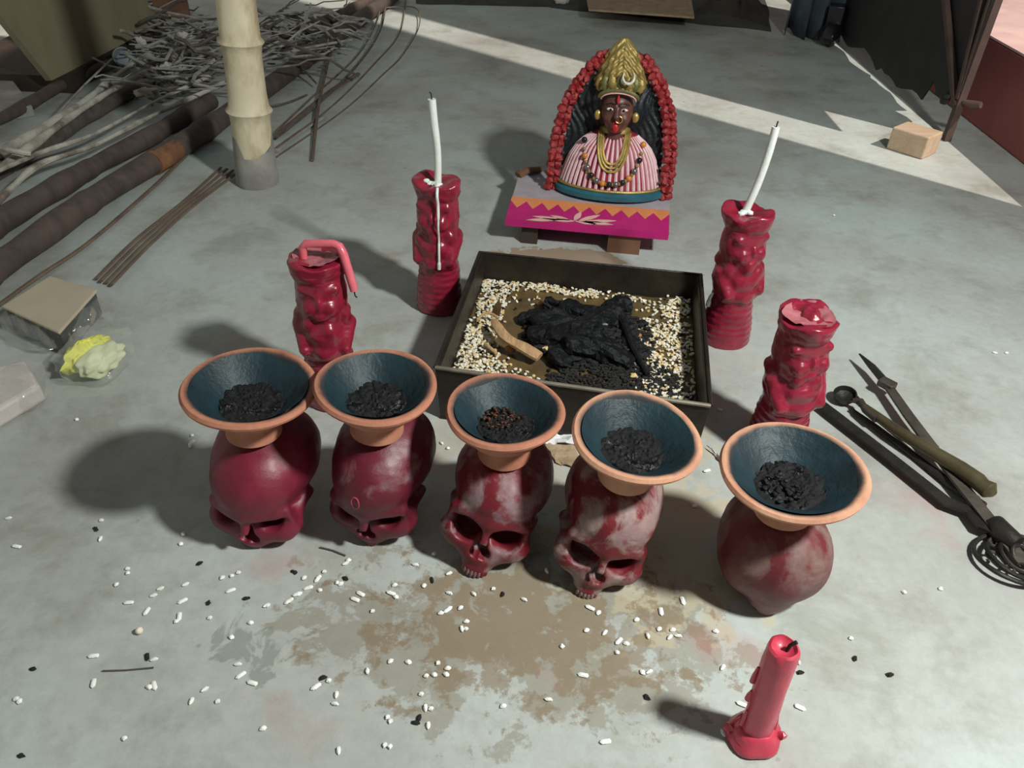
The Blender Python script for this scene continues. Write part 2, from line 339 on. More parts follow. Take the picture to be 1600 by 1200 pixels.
def nets(name,f,lo,hi,h,m=None,rot=None):
    ax=[np.arange(lo[i]-h*1.5,hi[i]+h*2,h) for i in range(3)]
    X,Y,Z=np.meshgrid(*ax,indexing='ij'); Vv=f(X,Y,Z); S=Vv<0
    nx,ny,nz=[a-1 for a in Vv.shape]; acc=np.zeros((nx,ny,nz,3)); cnt=np.zeros((nx,ny,nz))
    def cut(o,i): return tuple(slice(o[k],o[k]+(nx,ny,nz)[k]) for k in range(3))
    for d in range(3):
        e=[k for k in range(3) if k!=d]
        for a in (0,1):
            for b in (0,1):
                o0=[0,0,0]; o0[e[0]]=a; o0[e[1]]=b; o1=list(o0); o1[d]=1
                v0=Vv[cut(o0,0)]; v1=Vv[cut(o1,0)]; c=(v0<0)!=(v1<0); t=np.where(c,v0/np.where(c,v0-v1,1),0)
                for k in range(3): acc[...,k]+=np.where(c,(o0[k]+(t if k==d else 0)),0)
                cnt+=c
    act=cnt>0; idx=-np.ones((nx,ny,nz),int); idx[act]=np.arange(act.sum())
    ii=np.argwhere(act); P=(ii+acc[act]/cnt[act][:,None])*h+np.array([a[0] for a in ax])
    Q=[]
    for d in range(3):
        e=[(d+1)%3,(d+2)%3]
        A=[slice(None)]*3; B=[slice(None)]*3; A[d]=slice(0,-1); B[d]=slice(1,None)
        ch=S[tuple(A)]!=S[tuple(B)]; pos=np.argwhere(ch)
        pos=pos[(pos[:,e[0]]>0)&(pos[:,e[1]]>0)&(pos[:,e[0]]<(nx,ny,nz)[e[0]])&(pos[:,e[1]]<(nx,ny,nz)[e[1]])]
        def g(da,db):
            p=pos.copy(); p[:,e[0]]-=da; p[:,e[1]]-=db; return idx[p[:,0],p[:,1],p[:,2]]
        q=np.stack([g(1,1),g(0,1),g(0,0),g(1,0)],1); fl=S[pos[:,0],pos[:,1],pos[:,2]]
        q[~fl]=q[~fl][:,::-1]; Q.append(q)
    Q=np.concatenate(Q); Q=Q[(Q>=0).all(1)]
    if rot is not None: P=P@np.array(rot.to_3x3()).T
    me=bpy.data.meshes.new(name); me.from_pydata(P.tolist(),[],Q.tolist()); me.update()
    me.polygons.foreach_set('use_smooth',[True]*len(me.polygons))
    if m is not None: me.materials.append(m if not isinstance(m,str) else M[m])
    return me,P
def wob(X,Y,Z,a,f,s=0):
    return a*(np.sin(X*f+s)*np.cos(Y*f*1.1+1.3*s)+np.sin(Z*f*.9+2*s)*np.cos(X*f*.7-s)+.6*np.sin(Y*f*2.1+s)*np.sin(Z*f*1.9))/2
#HERE_SETTING
# ---------------------------------------------------------------- the setting
XW=1.385; YJ=1.53
fl=struct(obj('floor',MB().box((0,2.2,-.05),(6.6,8.6,.1)),'floor',smooth=False))
struct(obj('wall_left',MB().box((-3.2,2.2,1.8),(.2,8.6,3.6)),'plaster',smooth=False))
struct(obj('wall_back',MB().box((-.8,6.6,1.8),(5.0,.2,3.6)),'plaster',smooth=False))
struct(obj('wall_right',MB().box((XW+.13,(-2+YJ)/2,2.6),(.26,YJ+2,5.2)),'maroon_wall',smooth=False))
pw=struct(obj('trim_1',MB().box((XW+.13,(YJ+5.2)/2,.1165),(.26,5.2-YJ,.233)),'maroon_wall',smooth=False,bevel=.006))
obj('coping',MB().box((XW+.13,(YJ+5.2)/2,.236),(.26,5.2-YJ,.006)),'pink_cap',pw,smooth=False,label='pinkish cement top of the low wall')
struct(obj('trim_2',MB().box((2.55,2.6,-.04),(1.8,6.2,.12)),'pink_cap',smooth=False))
struct(obj('wall_right',MB().box((XW+.13,5.9,2.6),(.26,1.4,5.2)),'maroon_wall',smooth=False))
# ---------------------------------------------------------------- skulls with clay bowls
def skull_sdf(face=True,seed=0,sock=1.0,low=False):
    def f(X,Y,Z):
        X0=X; X=np.abs(X)
        d=ell(X,Y,Z,(0,.012,.0),(.066,.082,.062))
        d=smin(d,ell(X,Y,Z,(0,-.030,-.002),(.057,.055,.050)),.02)
        d=smin(d,ell(X,Y,Z,(.033,.018,-.002),(.037,.056,.047)),.015)
        if face:
            d=smin(d,caps(X,Y,Z,(0,-.078,-.020),(.040,-.066,-.020),.010,.009),.012)      # brow
            d=smin(d,caps(X,Y,Z,(.053,-.058,-.024),(.059,-.052,-.055),.009,.011),.01)     # outer rim
            d=smin(d,ell(X,Y,Z,(.030,-.062,-.064),(.032,.021,.024)),.012)                 # cheek
            d=smin(d,caps(X,Y,Z,(.046,-.062,-.060),(.0605,-.006,-.050),.0085,.006),.016)    # arch
            d=smin(d,ell(X,Y,Z,(0,-.064,-.078),(.032,.026,.030)),.012)                    # maxilla
            d=smin(d,caps(X,Y,Z,(0,-.078,-.030),(0,-.091,-.050),.0065,.0055),.008)        # nasal
            d=smin(d,ell(X,Y,Z,(0,-.074,-.099),(.021,.016,.008)),.006)                    # alveolar
            d=smin(d,ell(X,Y,Z,(0,-.024,-.045),(.046,.030,.036)),.012)
            d=smax(d,-ell(X,Y,Z,(.072,-.046,-.030),(.013,.026,.030)),.012)
            d=smax(d,-ell(X,Y,Z,(.0295,-.084,-.040),(.0195*sock,.038,(.0138 if low else .0170)*sock)),.004)
            d=smax(d,-ell(X,Y,Z,(.0260,-.054,-.043),(.0185*sock,.020,.0165*sock)),.003)
            na=smin(ell(X,Y,Z,(0,-.094,-.060),(.0075,.034,.013)),ell(X,Y,Z,(.006,-.092,-.069),(.0085,.030,.0085)),.004)
            d=smax(d,-na,.003)
            d=smax(d,-ell(X,Y,Z,(.054,-.052,-.102),(.020,.05,.022)),.008)
            d=smax(d,-ell(X,Y,Z,(0,.0,-.115),(.020,.055,.030)),.008)
            if low: d=smax(d,-(Z+.097+.002*np.sin(X0*260)),.003)
        else:
            d=smax(d,-ell(X0,Y,Z,(-.066,.062,-.054),(.026,.040,.022)),.003)
            d=smax(d,-ell(X0,Y,Z,(.060,.070,-.062),(.022,.034,.018)),.003)
            d=smin(d,ell(X0,Y,Z,(.005,.070,-.030),(.024,.014,.030)),.012)
            d=smax(d,-ell(X0,Y,Z,(-.026,.094,-.060),(.007,.014,.012)),.002)
            d=smax(d,-(Z+.054+.006*np.sin(X0*120+1)+.004*np.sin(X0*290+Y*60)-.1*X0),.003)
        d=d+wob(X0,Y,Z,.0012,60,seed)+wob(X0,Y,Z,.0005,190,seed*2)
        return d
    return f
skulls=[ # foot x,y , yaw, pitch(face down), roll, material args, rim radius, tilt(x,y), sock
 dict(p=(-.311,.741),yaw=-8,pitch=12,roll=3,mat=((.20,.014,.036),(.26,.08,.10),(.16,.06,.07),.66),R=.0772,n=(.075,.0),lab='leftmost red painted skull with a small hole above its eye, cupped under a bowl',sock=.98,sc=(.92,.92,.90)),
 dict(p=(-.162,.748),yaw=-12,pitch=15,roll=3,mat=((.145,.010,.026),(.30,.18,.18),(.16,.09,.10),.54,.12),R=.0725,n=(.045,.0),lab='dark red skull with a small ring mark on the forehead',sock=.95,sc=(.88,.90,.90)),
 dict(p=(-.006,.738),yaw=-10,pitch=-7,roll=12,mat=((.19,.011,.021),(.32,.24,.24),(.20,.12,.14),.475,.10),R=.0715,n=(-.005,.005),lab='worn red skull with big open eye sockets and upper teeth, middle of the row',sock=1.15,sc=(.89,.90,.90)),
 dict(p=(.132,.702),yaw=-6,pitch=0,roll=14,mat=((.18,.010,.018),(.36,.29,.24),(.24,.16,.17),.45,.10),R=.0748,n=(.085,-.07),lab='peeling red skull with sandy crust on the brow, second from the right',sock=1.1,sc=(.86,.88,.88)),
 dict(p=(.326,.672),yaw=178,pitch=-4,roll=0,mat=((.15,.020,.026),(.23,.165,.135),(.15,.085,.085),.46,.14),R=.0805,n=(-.06,-.03),lab='faceless dull red skull turned away with a ragged lower edge, rightmost',sock=1,sc=(.93,.86,1.05))]
def bowl(i,loc,tilt,R,clay,lab):
    q=Vector((tilt[0],tilt[1],1)).to_track_quat('Z','Y')
    t=thing('clay_bowl',lab,'bowl',loc,q.to_euler(),'clay bowls on the skulls')
    s=random.random()*9
    def fn(p,k,a):
        g=1+.012*math.sin(2*a+s)+.008*math.sin(3*a+s*2); return Vector((p.x*g,p.y*g,p.z+.0018*math.sin(2*a+s*3)*(p.z/.07)))
    H=.072
    outer=[(.030,0),(.033,.002),(.0325,.010),(.0300,.018),(.0300,.024),(.0340,.029),(.048,.038),(R*.80,.052),(R-.006,.0615),(R-.001,.0645),(R,.068),(R-.0025,.0715),(R-.006,.0722),(R-.0105,.0700),(R-.016,.064)]
    inner=[(R*.66,.054),(R*.46,.040),(.024,.029),(.012,.024)]
    obj('body',MB().lathe(outer+[(r+.0012,z-.0012) for r,z in [(R-.018,.0612)]+inner],72,fn),claymat(i,*clay,R),t)
    def fn2(p,k,a):
        g=(1+.012*math.sin(2*a+s)+.008*math.sin(3*a+s*2))*(1+(.003*math.sin(5*a+s)+.003*math.sin(9*a+2*s) if k==0 else 0)); return Vector((p.x*g,p.y*g,p.z))
    so=[(R-.0108,.0706),(R-.0172,.0650)]+[(r-.0012,z+.0012) for r,z in inner]
    # thick soot layer: one open cup surface lying just proud of the clay
    obj('soot_coating',MB().lathe(so,72,fn2,cap=False),'soot',t,label='blue-black sooty inside')
    # burnt lumps
    mb=MB(); rr=R*.58
    vs=[];fs=[];nr,na=26,80
    for a_ in range(nr+1):
        for k in range(na):
            an=2*math.pi*k/na; r=rr*a_/nr*(1+.5*(a_/nr)*mn.noise(Vector((math.cos(an)*1.6,math.sin(an)*1.6,s)))); x,y=r*math.cos(an),r*math.sin(an)
            z=.0445+.003*mn.noise(Vector((x*90,y*90,s)))+.0035*mn.noise(Vector((x*330,y*330,s)))
            if a_==nr: z=.0425
            vs.append((x,y,z))
    for a_ in range(nr):
        for k in range(na): fs.append((a_*na+k,a_*na+(k+1)%na,(a_+1)*na+(k+1)%na,(a_+1)*na+k))
    mb.add(vs,fs); o=obj('burnt_residue',mb,'tar',t,label='shiny black burnt residue')
    if i==2:
        mb=MB()
        for k in range(70):
            a=random.uniform(0,6.28); r=random.random()**.5*.022; mb.ball((r*math.cos(a)-.004,r*math.sin(a)-.012,.046+random.random()*.003),random.uniform(.0009,.0022),5)
        c=obj('brown_crumbs',mb,'tar_brown',t); c['kind']='stuff'
    if i==4:
        mb=MB()
        for k in range(26):
            a=random.uniform(0,6.28); r=random.random()**.5*.02; mb.ball((r*math.cos(a)+.004,r*math.sin(a)-.016,.047+random.random()*.002),(.004,.003,.002),6,.5,k)
        c=obj('crumpled_ash',mb,'tar',t); c['kind']='stuff'
    return t
bl=['wide clay bowl with sooty inside, leftmost of the five','clay bowl with chipped pale patch on its right rim, second from left','clay bowl with brown crumbs in its black inside, on the toothed skull','pale-rimmed clay bowl tilted to the right with wet shiny residue','largest pale-rimmed clay bowl on the faceless skull, rightmost']
for i,s in enumerate(skulls):
    m=skullmat('painted skull %d'%i,*s['mat'])
    Rm=Matrix.Rotation(R_(s['yaw']),4,'Z')@Matrix.Rotation(R_(s['roll']),4,'Y')@Matrix.Rotation(R_(s['pitch']),4,'X')@Matrix.Diagonal((*s['sc'],1))
    me,P=nets('skull',skull_sdf(i!=4,i*1.7,s['sock'],i<2),(-.085,-.12,-.12),(.085,.11,.085),.0021,m,Rm)
    zmin=P[:,2].min(); x,y=s['p']; zc=-zmin
    r=thing('skull',s['lab'],'skull',(x,y+.004,zc))
    r['group']='red skulls in the row'
    me.name='cranium'; link('cranium',me,r)
    near=P[(P[:,0]**2+P[:,1]**2<.03**2)&(P[:,2]>0)]; foot=Vector((0,-.006,near[:,2].max()+zc-.0035))
    if i in (2,3):
        for k in range(8 if i==2 else 6):
            a=(k-(3.5 if i==2 else 2.5))*.27; mb=MB().ball((.020*math.sin(a),-.070-.019*math.cos(a),-.1055),(.0032,.0036,.0075),8)
            o=obj('tooth',mb,m,r); o.matrix_local=Rm
    if i==1:
        n=24; pts=[(.006*math.cos(6.2832*k/n)-.006,-.083-.0+.0,.009*math.sin(6.2832*k/n)+.012) for k in range(n+1)]
        sdf=skull_sdf(True,i*1.7,s['sock'],True); out=[]
        for px,_,pz in pts:
            ys=np.arange(-.1,-.04,.0004); v=sdf(np.full_like(ys,px),ys,np.full_like(ys,pz)); out.append((px,float(ys[np.argmax(v<0)])-.0003,pz))
        o=obj('ring_mark',MB().tube(out,.0011,6,cap=False),'candle_red',r,label='bright red ring mark'); o.matrix_local=Rm
    if i==0:
        o=obj('hole_shade',MB().ball((-.019,-.0755,-.003),(.0042,.004,.0065),10),'black_paint',r,label='black ball standing in for the shade inside a small hole'); o.matrix_local=Rm  # solid black ball, its colour stands for the shade in a hole
    bowl(i,(x+(0,0,0,.006,-.004)[i],y-.006,foot.z),s['n'],s['R'],((.46,.20,.12),(.36,.14,.085)) if i<3 else ((.58,.32,.20),(.46,.22,.135)),bl[i])
#HERE_CANDLES
# ---------------------------------------------------------------- moulded figure candles
def doll(seed,top):
    def f(X,Y,Z):
        r=np.sqrt(X*X+Y*Y); an=np.arctan2(Y,X)
        zz=[0,.004,.03,.085,.098,.105,.125,.145,.158,.165,.185,.205,.222,.232,.250,.258]
        rr=[.0405,.043,.0425,.0365,.0345,.036,.0405,.0385,.0335,.035,.038,.037,.0345,.038,.0415,.040]
        R=np.interp(Z,zz,rr)
        R=R+.0006*np.sin(Z*520)*(Z<.09)+.0007*np.sin(3*an+seed+Z*30)+.0022*np.sin(2*an+seed)*(Z>.225)+.0014*np.sin(5*an+seed*2)*(Z>.235)
        d=(r-R)*.85
        d=np.maximum(d,-Z); d=smax(d,Z-(.252+.004*np.sin(2*an+seed)+.0022*np.sin(5*an+seed)),.003)
        Xa=np.abs(X)
        d=smin(d,caps(Xa,Y,Z,(.036,-.006,.146),(.030,-.030,.112),.0105,.009),.008)       # arms folded on the belly
        d=smin(d,ell(X,Y,Z,(0,-.033,.110),(.018,.012,.011)),.008)
        d=smin(d,ell(X,Y,Z,(0,-.031,.136),(.022,.011,.012)),.008)
        d=smin(d,caps(Xa,Y,Z,(.002,-.038,.103),(.032,-.022,.100),.006,.005),.006)
        d=smin(d,ell(Xa,Y,Z,(.015,-.031,.184),(.011,.010,.012)),.006)                     # cheeks
        d=smin(d,ell(X,Y,Z,(0,-.037,.193),(.004,.006,.009)),.006)                         # nose
        d=smin(d,ell(X,Y,Z,(0,-.034,.172),(.010,.008,.007)),.006)
        d=smin(d,caps(X,Y,Z,(-.024,-.026,.213),(.024,-.026,.213),.006),.006)
        d=smax(d,-ell(Xa,Y,Z,(.014,-.043,.201),(.009,.006,.004)),.006)
        for k in range(7):
            a=k*.9+seed; d=smin(d,ell(X,Y,Z,(.034*np.cos(a),.034*np.sin(a),.155+.008*math.sin(k*2.3)),(.009,.009,.010)),.008)
        # sunken, crumpled top
        d=smax(d,-ell(X,Y,Z,(.0,.0,.262),(.030,.030,.016)),.004)
        if top: d=smin(d,ell(X,Y,Z,(.006,.008,.247),(.013,.024,.011))+.002*np.sin(X*300)*np.sin(Y*340),.006)
        return d+wob(X,Y,Z,.0010,95,seed)+wob(X,Y,Z,.0005,300,seed)
    return f
def fig_candle(x,y,yaw,seed,lab,top=False,lean=(0,0),crust=None):
    t=thing('figure_candle',lab,'candle',(x,y,0),(R_(lean[0]),R_(lean[1]),R_(yaw)),'moulded red figure candles')
    me,P=nets('wax_body',doll(seed,top),(-.055,-.055,0),(.055,.055,.272),.0019,'red_wax'); me.name='wax_body'; link('wax_body',me,t)
    if top: t.scale=(1,1,.94)
    if crust:
        vs=[];fs=[];nr,na=10,36
        for a_ in range(nr+1):
            for k in range(na):
                an=6.2832*k/na; r=.0345*a_/nr*(1+.06*math.sin(3*an+seed)); xx,yy=r*math.cos(an),r*math.sin(an)
                g=(a_/nr); z=.2485+.0065*g*g+.003*mn.noise(Vector((xx*120,yy*120,seed))) ; vs.append((xx,yy,z))
        for a_ in range(nr):
            for k in range(na): fs.append((a_*na+k,a_*na+(k+1)%na,(a_+1)*na+(k+1)%na,(a_+1)*na+k))
        obj('melted_top',MB().add(vs,fs),crust,t,label='dull pink melted top')
    return t
C1=(-.285,1.010); C2=(-.142,1.300); C3=(.384,1.228); C4=(.405,.930)
fig_candle(*C1,8,.5,'red figure candle with a bent pink candle lying over its top',False,crust='dull_wax')
fig_candle(*C2,-12,2.1,'red figure candle at the back left with white wax run down its front')
fig_candle(*C3,18,3.7,'red figure candle at the back right holding a curved white taper',lean=(0,-2))
fig_candle(*C4,14,5.2,'red figure candle with a wax lump on top, behind the rightmost bowl',True,lean=(0,-2),crust='dull_wax')
# white tapers
t=thing('taper_candle','straight white taper stuck on the back left red figure candle','candle',(C2[0]+.002,C2[1]-.006,.252))
obj('wax_stick',MB().tube(bez([(0,0,-.004),(.0005,0,.05),(-.004,0,.10),(-.0065,0,.137)]),[.0062]*12+[.0066]*13,12),'white_wax',t)
obj('wick',MB().tube([(-.0065,0,.135),(-.0075,0,.146),(-.0105,0,.148)],.0012,6),'wick',t)
pud=MB()
for k,(a,b,r) in enumerate([(-.004,-.006,.009),(-.013,-.004,.008),(.002,-.012,.007),(.001,-.022,.005),(-.02,0,.006)]): pud.ball((a,b,-.003+(.002 if k>1 else 0)),(r,r*.8,.0035),12,.4,k)
obj('wax_puddle',pud,'white_wax',t)
obj('wax_drip',MB().tube(bez([(.002,-.030,.000),(.002,-.0385,-.012),(.003,-.0365,-.028),(.0035,-.0425,-.052),(.003,-.0425,-.068),(.003,-.0360,-.092),(.003,-.0395,-.110),(.003,-.041,-.128),(.0025,-.0405,-.148)]),[.0026]*24+[.0019]*20+[.0022]*15+[.0034]*6,8,),'white_wax',t,label='long white drip down the red candle')
t=thing('taper_candle','curved white taper stuck on the back right red figure candle','candle',(C3[0]-.012,C3[1]-.004,.252))
obj('wax_stick',MB().tube(bez([(-.002,0,-.004),(.008,0,.045),(.014,0,.095),(.016,0,.138)]),.0062,12),'white_wax',t)
obj('wick',MB().tube([(.016,0,.136),(.017,0,.147)],.0012,6),'wick',t)
pud=MB()
for k,(a,b,r) in enumerate([(-.004,-.003,.008),(-.010,-.010,.006),(.004,-.006,.006)]): pud.ball((a,b,-.0015),(r,r*.8,.004),12,.4,k+9)
obj('wax_puddle',pud,'white_wax',t)
obj('wax_drip',MB().tube(bez([(-.030,-.012,-.150),(-.033,-.010,-.163),(-.033,-.009,-.178)],6),[.002]*3+[.003]*5+[.0042]*5,8),'white_wax',t,label='short white drip low on the red candle')
# bent pink candle
t=thing('bent_candle','pink candle bent down over the side of the left figure candle','candle',(C1[0],C1[1],.262))
obj('wax_stick',MB().tube([(-.018,-.002,-.012),(-.017,-.002,.004),(-.012,-.002,.0105),(.028,-.004,.0125),(.036,-.006,.0100),(.041,-.009,.000),(.052,-.016,-.048),(.053,-.017,-.054)],[.0055,.0058,.006,.0062,.0064,.0066,.0062,.0058],12),'pink_wax',t)
obj('wick',MB().tube([(.053,-.017,-.053),(.054,-.018,-.062),(.057,-.019,-.064)],.0011,6),'wick',t)
# small red candle in front
p=at(1176,1152); t=thing('pillar_candle','plain red candle alone on the floor in front, wick black','candle',(p.x,p.y,0),(0,R_(-1.5),0))
def fnc(q,i,a):
    g=1+.03*math.sin(3*a+q.z*60)+.02*math.sin(7*a+q.z*110)+.02*mn.noise(q*60); return Vector((q.x*g,q.y*g,q.z))
obj('wax_stick',MB().lathe([(.0165,0),(.0165,.02),(.0160,.05),(.0158,.09),(.0160,.13),(.0155,.150),(.0145,.158),(.0120,.160),(.010,.156),(.003,.153)],32,fnc),'candle_red',t)
def fnb(q,i,a):
    g=1+.05*math.sin(2*a+1)+.04*math.sin(5*a); return Vector((q.x*g,q.y*g,q.z*(1+.1*math.sin(3*a))))
obj('wax_base',MB().lathe([(.026,0),(.028,.004),(.027,.010),(.0235,.013),(.0225,.019),(.019,.024),(.0155,.026)],32,fnb),'candle_red',t)
dr=MB()
for k,(a,z0,z1,r) in enumerate([(2.9,.12,.095,.0028),(3.1,.085,.07,.0035),(3.3,.055,.03,.003),(-.1,.05,.018,.003),(.0,.03,.016,.0045),(3.0,.032,.018,.006)]):
    c=.0165; dr=MB(); dr.tube([(c*math.cos(a),c*math.sin(a),z0),((c+.001)*math.cos(a),(c+.001)*math.sin(a),(z0+z1)/2),((c+.0012)*math.cos(a),(c+.0012)*math.sin(a),z1)],[r*.4,r*.8,r],8); obj('wax_drip',dr,'candle_red',t)
obj('wax_blob',MB().ball((.027,-.004,.012),(.006,.005,.006),8,.6,3),'candle_red',t); obj('wax_blob',MB().ball((-.027,.002,.014),(.006,.006,.006),8,.6,5),'candle_red',t)
obj('wick',MB().tube([(.003,0,.150),(.005,0,.162),(.010,0,.167)],[.0018,.0018,.0022],6),'wick',t)
#HERE_TRAY
# ---------------------------------------------------------------- offering tray
TC=[Vector((-.115,.961,.1)),Vector((.283,.895,.1)),Vector((.332,1.277,.1)),Vector((-.069,1.329,.1))]
tc=sum(TC,Vector())/4
def tp(u,v,z):      # u to the right, v to the back, 0..1
    a=TC[0].lerp(TC[1],u); b=TC[3].lerp(TC[2],u); q=a.lerp(b,v); return Vector((q.x-tc.x,q.y-tc.y,z))
tray=thing('offering_tray','square blackened iron tray holding a burnt-out offering fire','tray',(tc.x,tc.y,0))
th=.008
obj('base',MB().add([tp(.01,.01,.004),tp(.99,.01,.004),tp(.99,.99,.004),tp(.01,.99,.004),tp(.01,.01,.0),tp(.99,.01,.0),tp(.99,.99,.0),tp(.01,.99,.0)],[(0,1,2,3),(7,6,5,4),(0,4,5,1),(1,5,6,2),(2,6,7,3),(3,7,4,0)]),'tray',tray,smooth=False)
cs=[(0,0),(1,0),(1,1),(0,1)]; ins=[(.018,.018),(.982,.018),(.982,.982),(.018,.982)]
for k in range(4):
    a,b=cs[k],cs[(k+1)%4]; c,d=ins[k],ins[(k+1)%4]
    v=[]
    for z,sh in ((0.001,.012),(.1,0)):
        def q(p,z=z,sh=sh): return tp(.5+(p[0]-.5)*(1-2*sh),.5+(p[1]-.5)*(1-2*sh),z)
        v+=[q(a),q(b),q(d),q(c)]
    obj('side_wall',MB().add(v,[(3,2,1,0),(4,5,6,7),(0,1,5,4),(1,2,6,5),(2,3,7,6),(3,0,4,7)]),'tray',tray,smooth=False)
    def e(p): return tp(*p,.101)
    obj('rim',MB().tube([e(a),e(a).lerp(e(b),.5),e(b)],.0032 if k in(0,1,3) else .0025,8),'tray_edge' if k in(0,) else 'tray',tray,label='worn pale front rim' if k==0 else None)
# residue bed
vs=[];fs=[];n=44
def zb(u,v):
    return .050+.006*mn.noise(Vector((u*5,v*5,1)))+.002*mn.noise(Vector((u*22,v*22,3)))+.012*math.exp(-(((u-.62)/.25)**2+((v-.52)/.24)**2))
for j in range(n+1):
    for i in range(n+1):
        u,v=.022+.956*i/n,.022+.956*j/n; vs.append(tp(u,v,zb(u,v)))
for j in range(n):
    for i in range(n): a=j*(n+1)+i; fs.append((a,a+1,a+n+2,a+n+1))
obj('residue_bed',MB().add(vs,fs),'oil',tray,label='oily brown layer of burnt oil')
def gr(mb,p,s,yaw,tilt=0,n=6):
    rot=Matrix.Rotation(yaw,3,'Z')@Matrix.Rotation(tilt,3,'Y'); m2=MB().ball((0,0,0),s,n); mb.add([Vector(p)+rot@Vector(v) for v in m2.v],m2.f)
# heaped grain round the edges
def grain_density(u,v):
    d=min(u,1-u,v,1-v); r=math.hypot((u-.56)/.40,(v-.50)/.36)
    k=max(0,min(1,(r-.95)*3)) if True else 0
    if v>.75 and .3<u<.85: k*=.35
    if u>.72 and v<.75: k=max(k,min(1,(u-.72)*8))
    if .12<u<.5 and .52<v<.93: k*=.12 if mn.noise(Vector((u*7,v*7,0)))>-.2 else .6
    if u<.16 or (v>.9 and u<.55): k=1
    if u>.93: k*=.5
    k*=1 if mn.noise(Vector((u*11,v*11,4)))>-.22 else .35
    return k
mbw,mby,mbd=MB(),MB(),MB(); cnt=0
while cnt<9500:
    u,v=random.uniform(.03,.97),random.uniform(.03,.97); cnt+=1
    if random.random()>grain_density(u,v)*.95: continue
    z=zb(u,v)+random.uniform(.0005,.005)
    gr(mbw if random.random()<.68 else (mby if random.random()<.6 else mbd),tp(u,v,z),(random.uniform(.0028,.0052),random.uniform(.0019,.0034),.0016),random.uniform(0,3.14),random.uniform(-.5,.5),5)
for nm,mb,m in (('white_grains',mbw,'grain'),('yellow_grains',mby,'grain_yellow'),('burnt_grains',mbd,'ash')):
    o=obj(nm,mb,m,None,(tc.x,tc.y,0)); tag(o,{'white_grains':'white rice grains strewn round the edges inside the iron tray','yellow_grains':'yellowed grains mixed with the rice inside the iron tray','burnt_grains':'blackened grains mixed with the rice inside the iron tray'}[nm],'grain',kind='stuff')
mb=MB()
for k in range(1500):
    a=random.uniform(0,6.283); r=random.random()**.6; u=.66+.26*r*math.cos(a); v=.24+.20*r*math.sin(a)
    mb.ball(tp(u,v,zb(u,v)+random.uniform(.001,.006)),(random.uniform(.002,.005),random.uniform(.0015,.004),.0025),5,.5,k)
for k in range(900):
    a=random.uniform(0,6.283); r=random.random()**.5; u=.54+.27*r*math.cos(a); v=.54+.25*r*math.sin(a)
    mb.ball(tp(u,v,zb(u,v)+.012*(1-r)+random.uniform(.001,.008)),(random.uniform(.003,.008),random.uniform(.002,.005),.003),5,.6,k)
tag(obj('ash_heap',mb,'ash',None,(tc.x,tc.y,0)),'black ash and crumbs heaped under and before the charred chunks in the tray',"ash",kind='stuff')
# charcoal chunks
def chunk(mb,c,size,yaw,sd,tilt=(0,0)):
    m2=MB(); n=16; vs=[]; L=12
    for i in range(L+1):
        s_=i/L; 
        for k in range(n):
            a=6.2832*k/n; e=.5*(1-.35*abs(2*s_-1)**3)*(1+.35*mn.noise(Vector((math.cos(a)*1.3+sd*3,math.sin(a)*1.3,s_*3+sd)))+.22*mn.noise(Vector((math.cos(a)*4+sd,math.sin(a)*4,s_*9))))
            sq=1/max(abs(math.cos(a)),abs(math.sin(a)))**.6
            vs.append(((s_-.5)*size[0]*(1+.1*mn.noise(Vector((a,sd,s_)))),math.cos(a)*e*size[1]*sq,math.sin(a)*e*size[2]*sq))
    fs=[(i*n+k,i*n+(k+1)%n,(i+1)*n+(k+1)%n,(i+1)*n+k) for i in range(L) for k in range(n)]+[tuple(range(n-1,-1,-1)),tuple(L*n+k for k in range(n))]
    rot=Matrix.Rotation(yaw,3,'Z')@Matrix.Rotation(tilt[1],3,'Y')@Matrix.Rotation(tilt[0],3,'X')
    return mb.add([Vector(c)+rot@Vector(v) for v in vs],fs)
CH_=[((865,500),.068,(.075,.042,.028),25),((905,490),.072,(.07,.04,.03),-30),((845,520),.064,(.06,.035,.026),70),((890,525),.075,(.11,.05,.03),-12),((945,500),.074,(.065,.045,.034),40),((975,515),.066,(.06,.035,.026),-60),((925,540),.076,(.09,.055,.030),5),((955,550),.072,(.08,.05,.028),-25),((890,555),.066,(.07,.045,.026),30),((990,545),.062,(.055,.03,.022),-50),((830,497),.060,(.045,.028,.02),10),((915,515),.088,(.06,.04,.026),60),((965,480),.068,(.05,.035,.03),15),((870,480),.066,(.05,.03,.024),-10)]
labs=['black charcoal lump at the left end of the burnt heap','black charcoal lump at the back of the burnt heap']
for k,((x,y),z,s,yw) in enumerate(CH_):
    p=at(x,y,z); o=obj('charcoal_chunk',chunk(MB(),(0,0,0),s,0,k+1.3),'char',None,p,(R_(random.uniform(-25,25)),R_(random.uniform(-20,20)),R_(yw)),smooth=False)
    tag(o,'jagged black charred wood chunk piled in the middle of the tray','charcoal','charred chunks heaped in the tray')
for x,y,z,s in ((932,497,.094,.006),(945,507,.094,.005),(918,505,.095,.004),(920,514,.094,.005)):
    o=obj('ash_flake',MB().ball((0,0,0),(s*1.3,s,.002),8,.5,x),'grey_blue',None,at(x,y,z),(.2,.3,x)); tag(o,'pale grey ash flake on top of the charred chunks','ash flake','ash flakes on the charcoal')
def pstick(name,lab,cat,pts,rs,m,flat=1.0,group=None,n=8,label=True):
    P=[Vector(p) for p in pts]; b=P[0].copy(); b.z=min(p.z for p in P)
    o=obj(name,MB().tube([p-b for p in P],rs,n,flat),m,None,b); 
    return tag(o,lab,cat,group)
pstick('burnt_stick','long charred black stick slanting along the right of the burnt heap','stick',[at(950,475,.085),at(975,505,.08),at(990,545,.074),at(1012,585,.064)],[.006,.007,.0055,.004],'char')
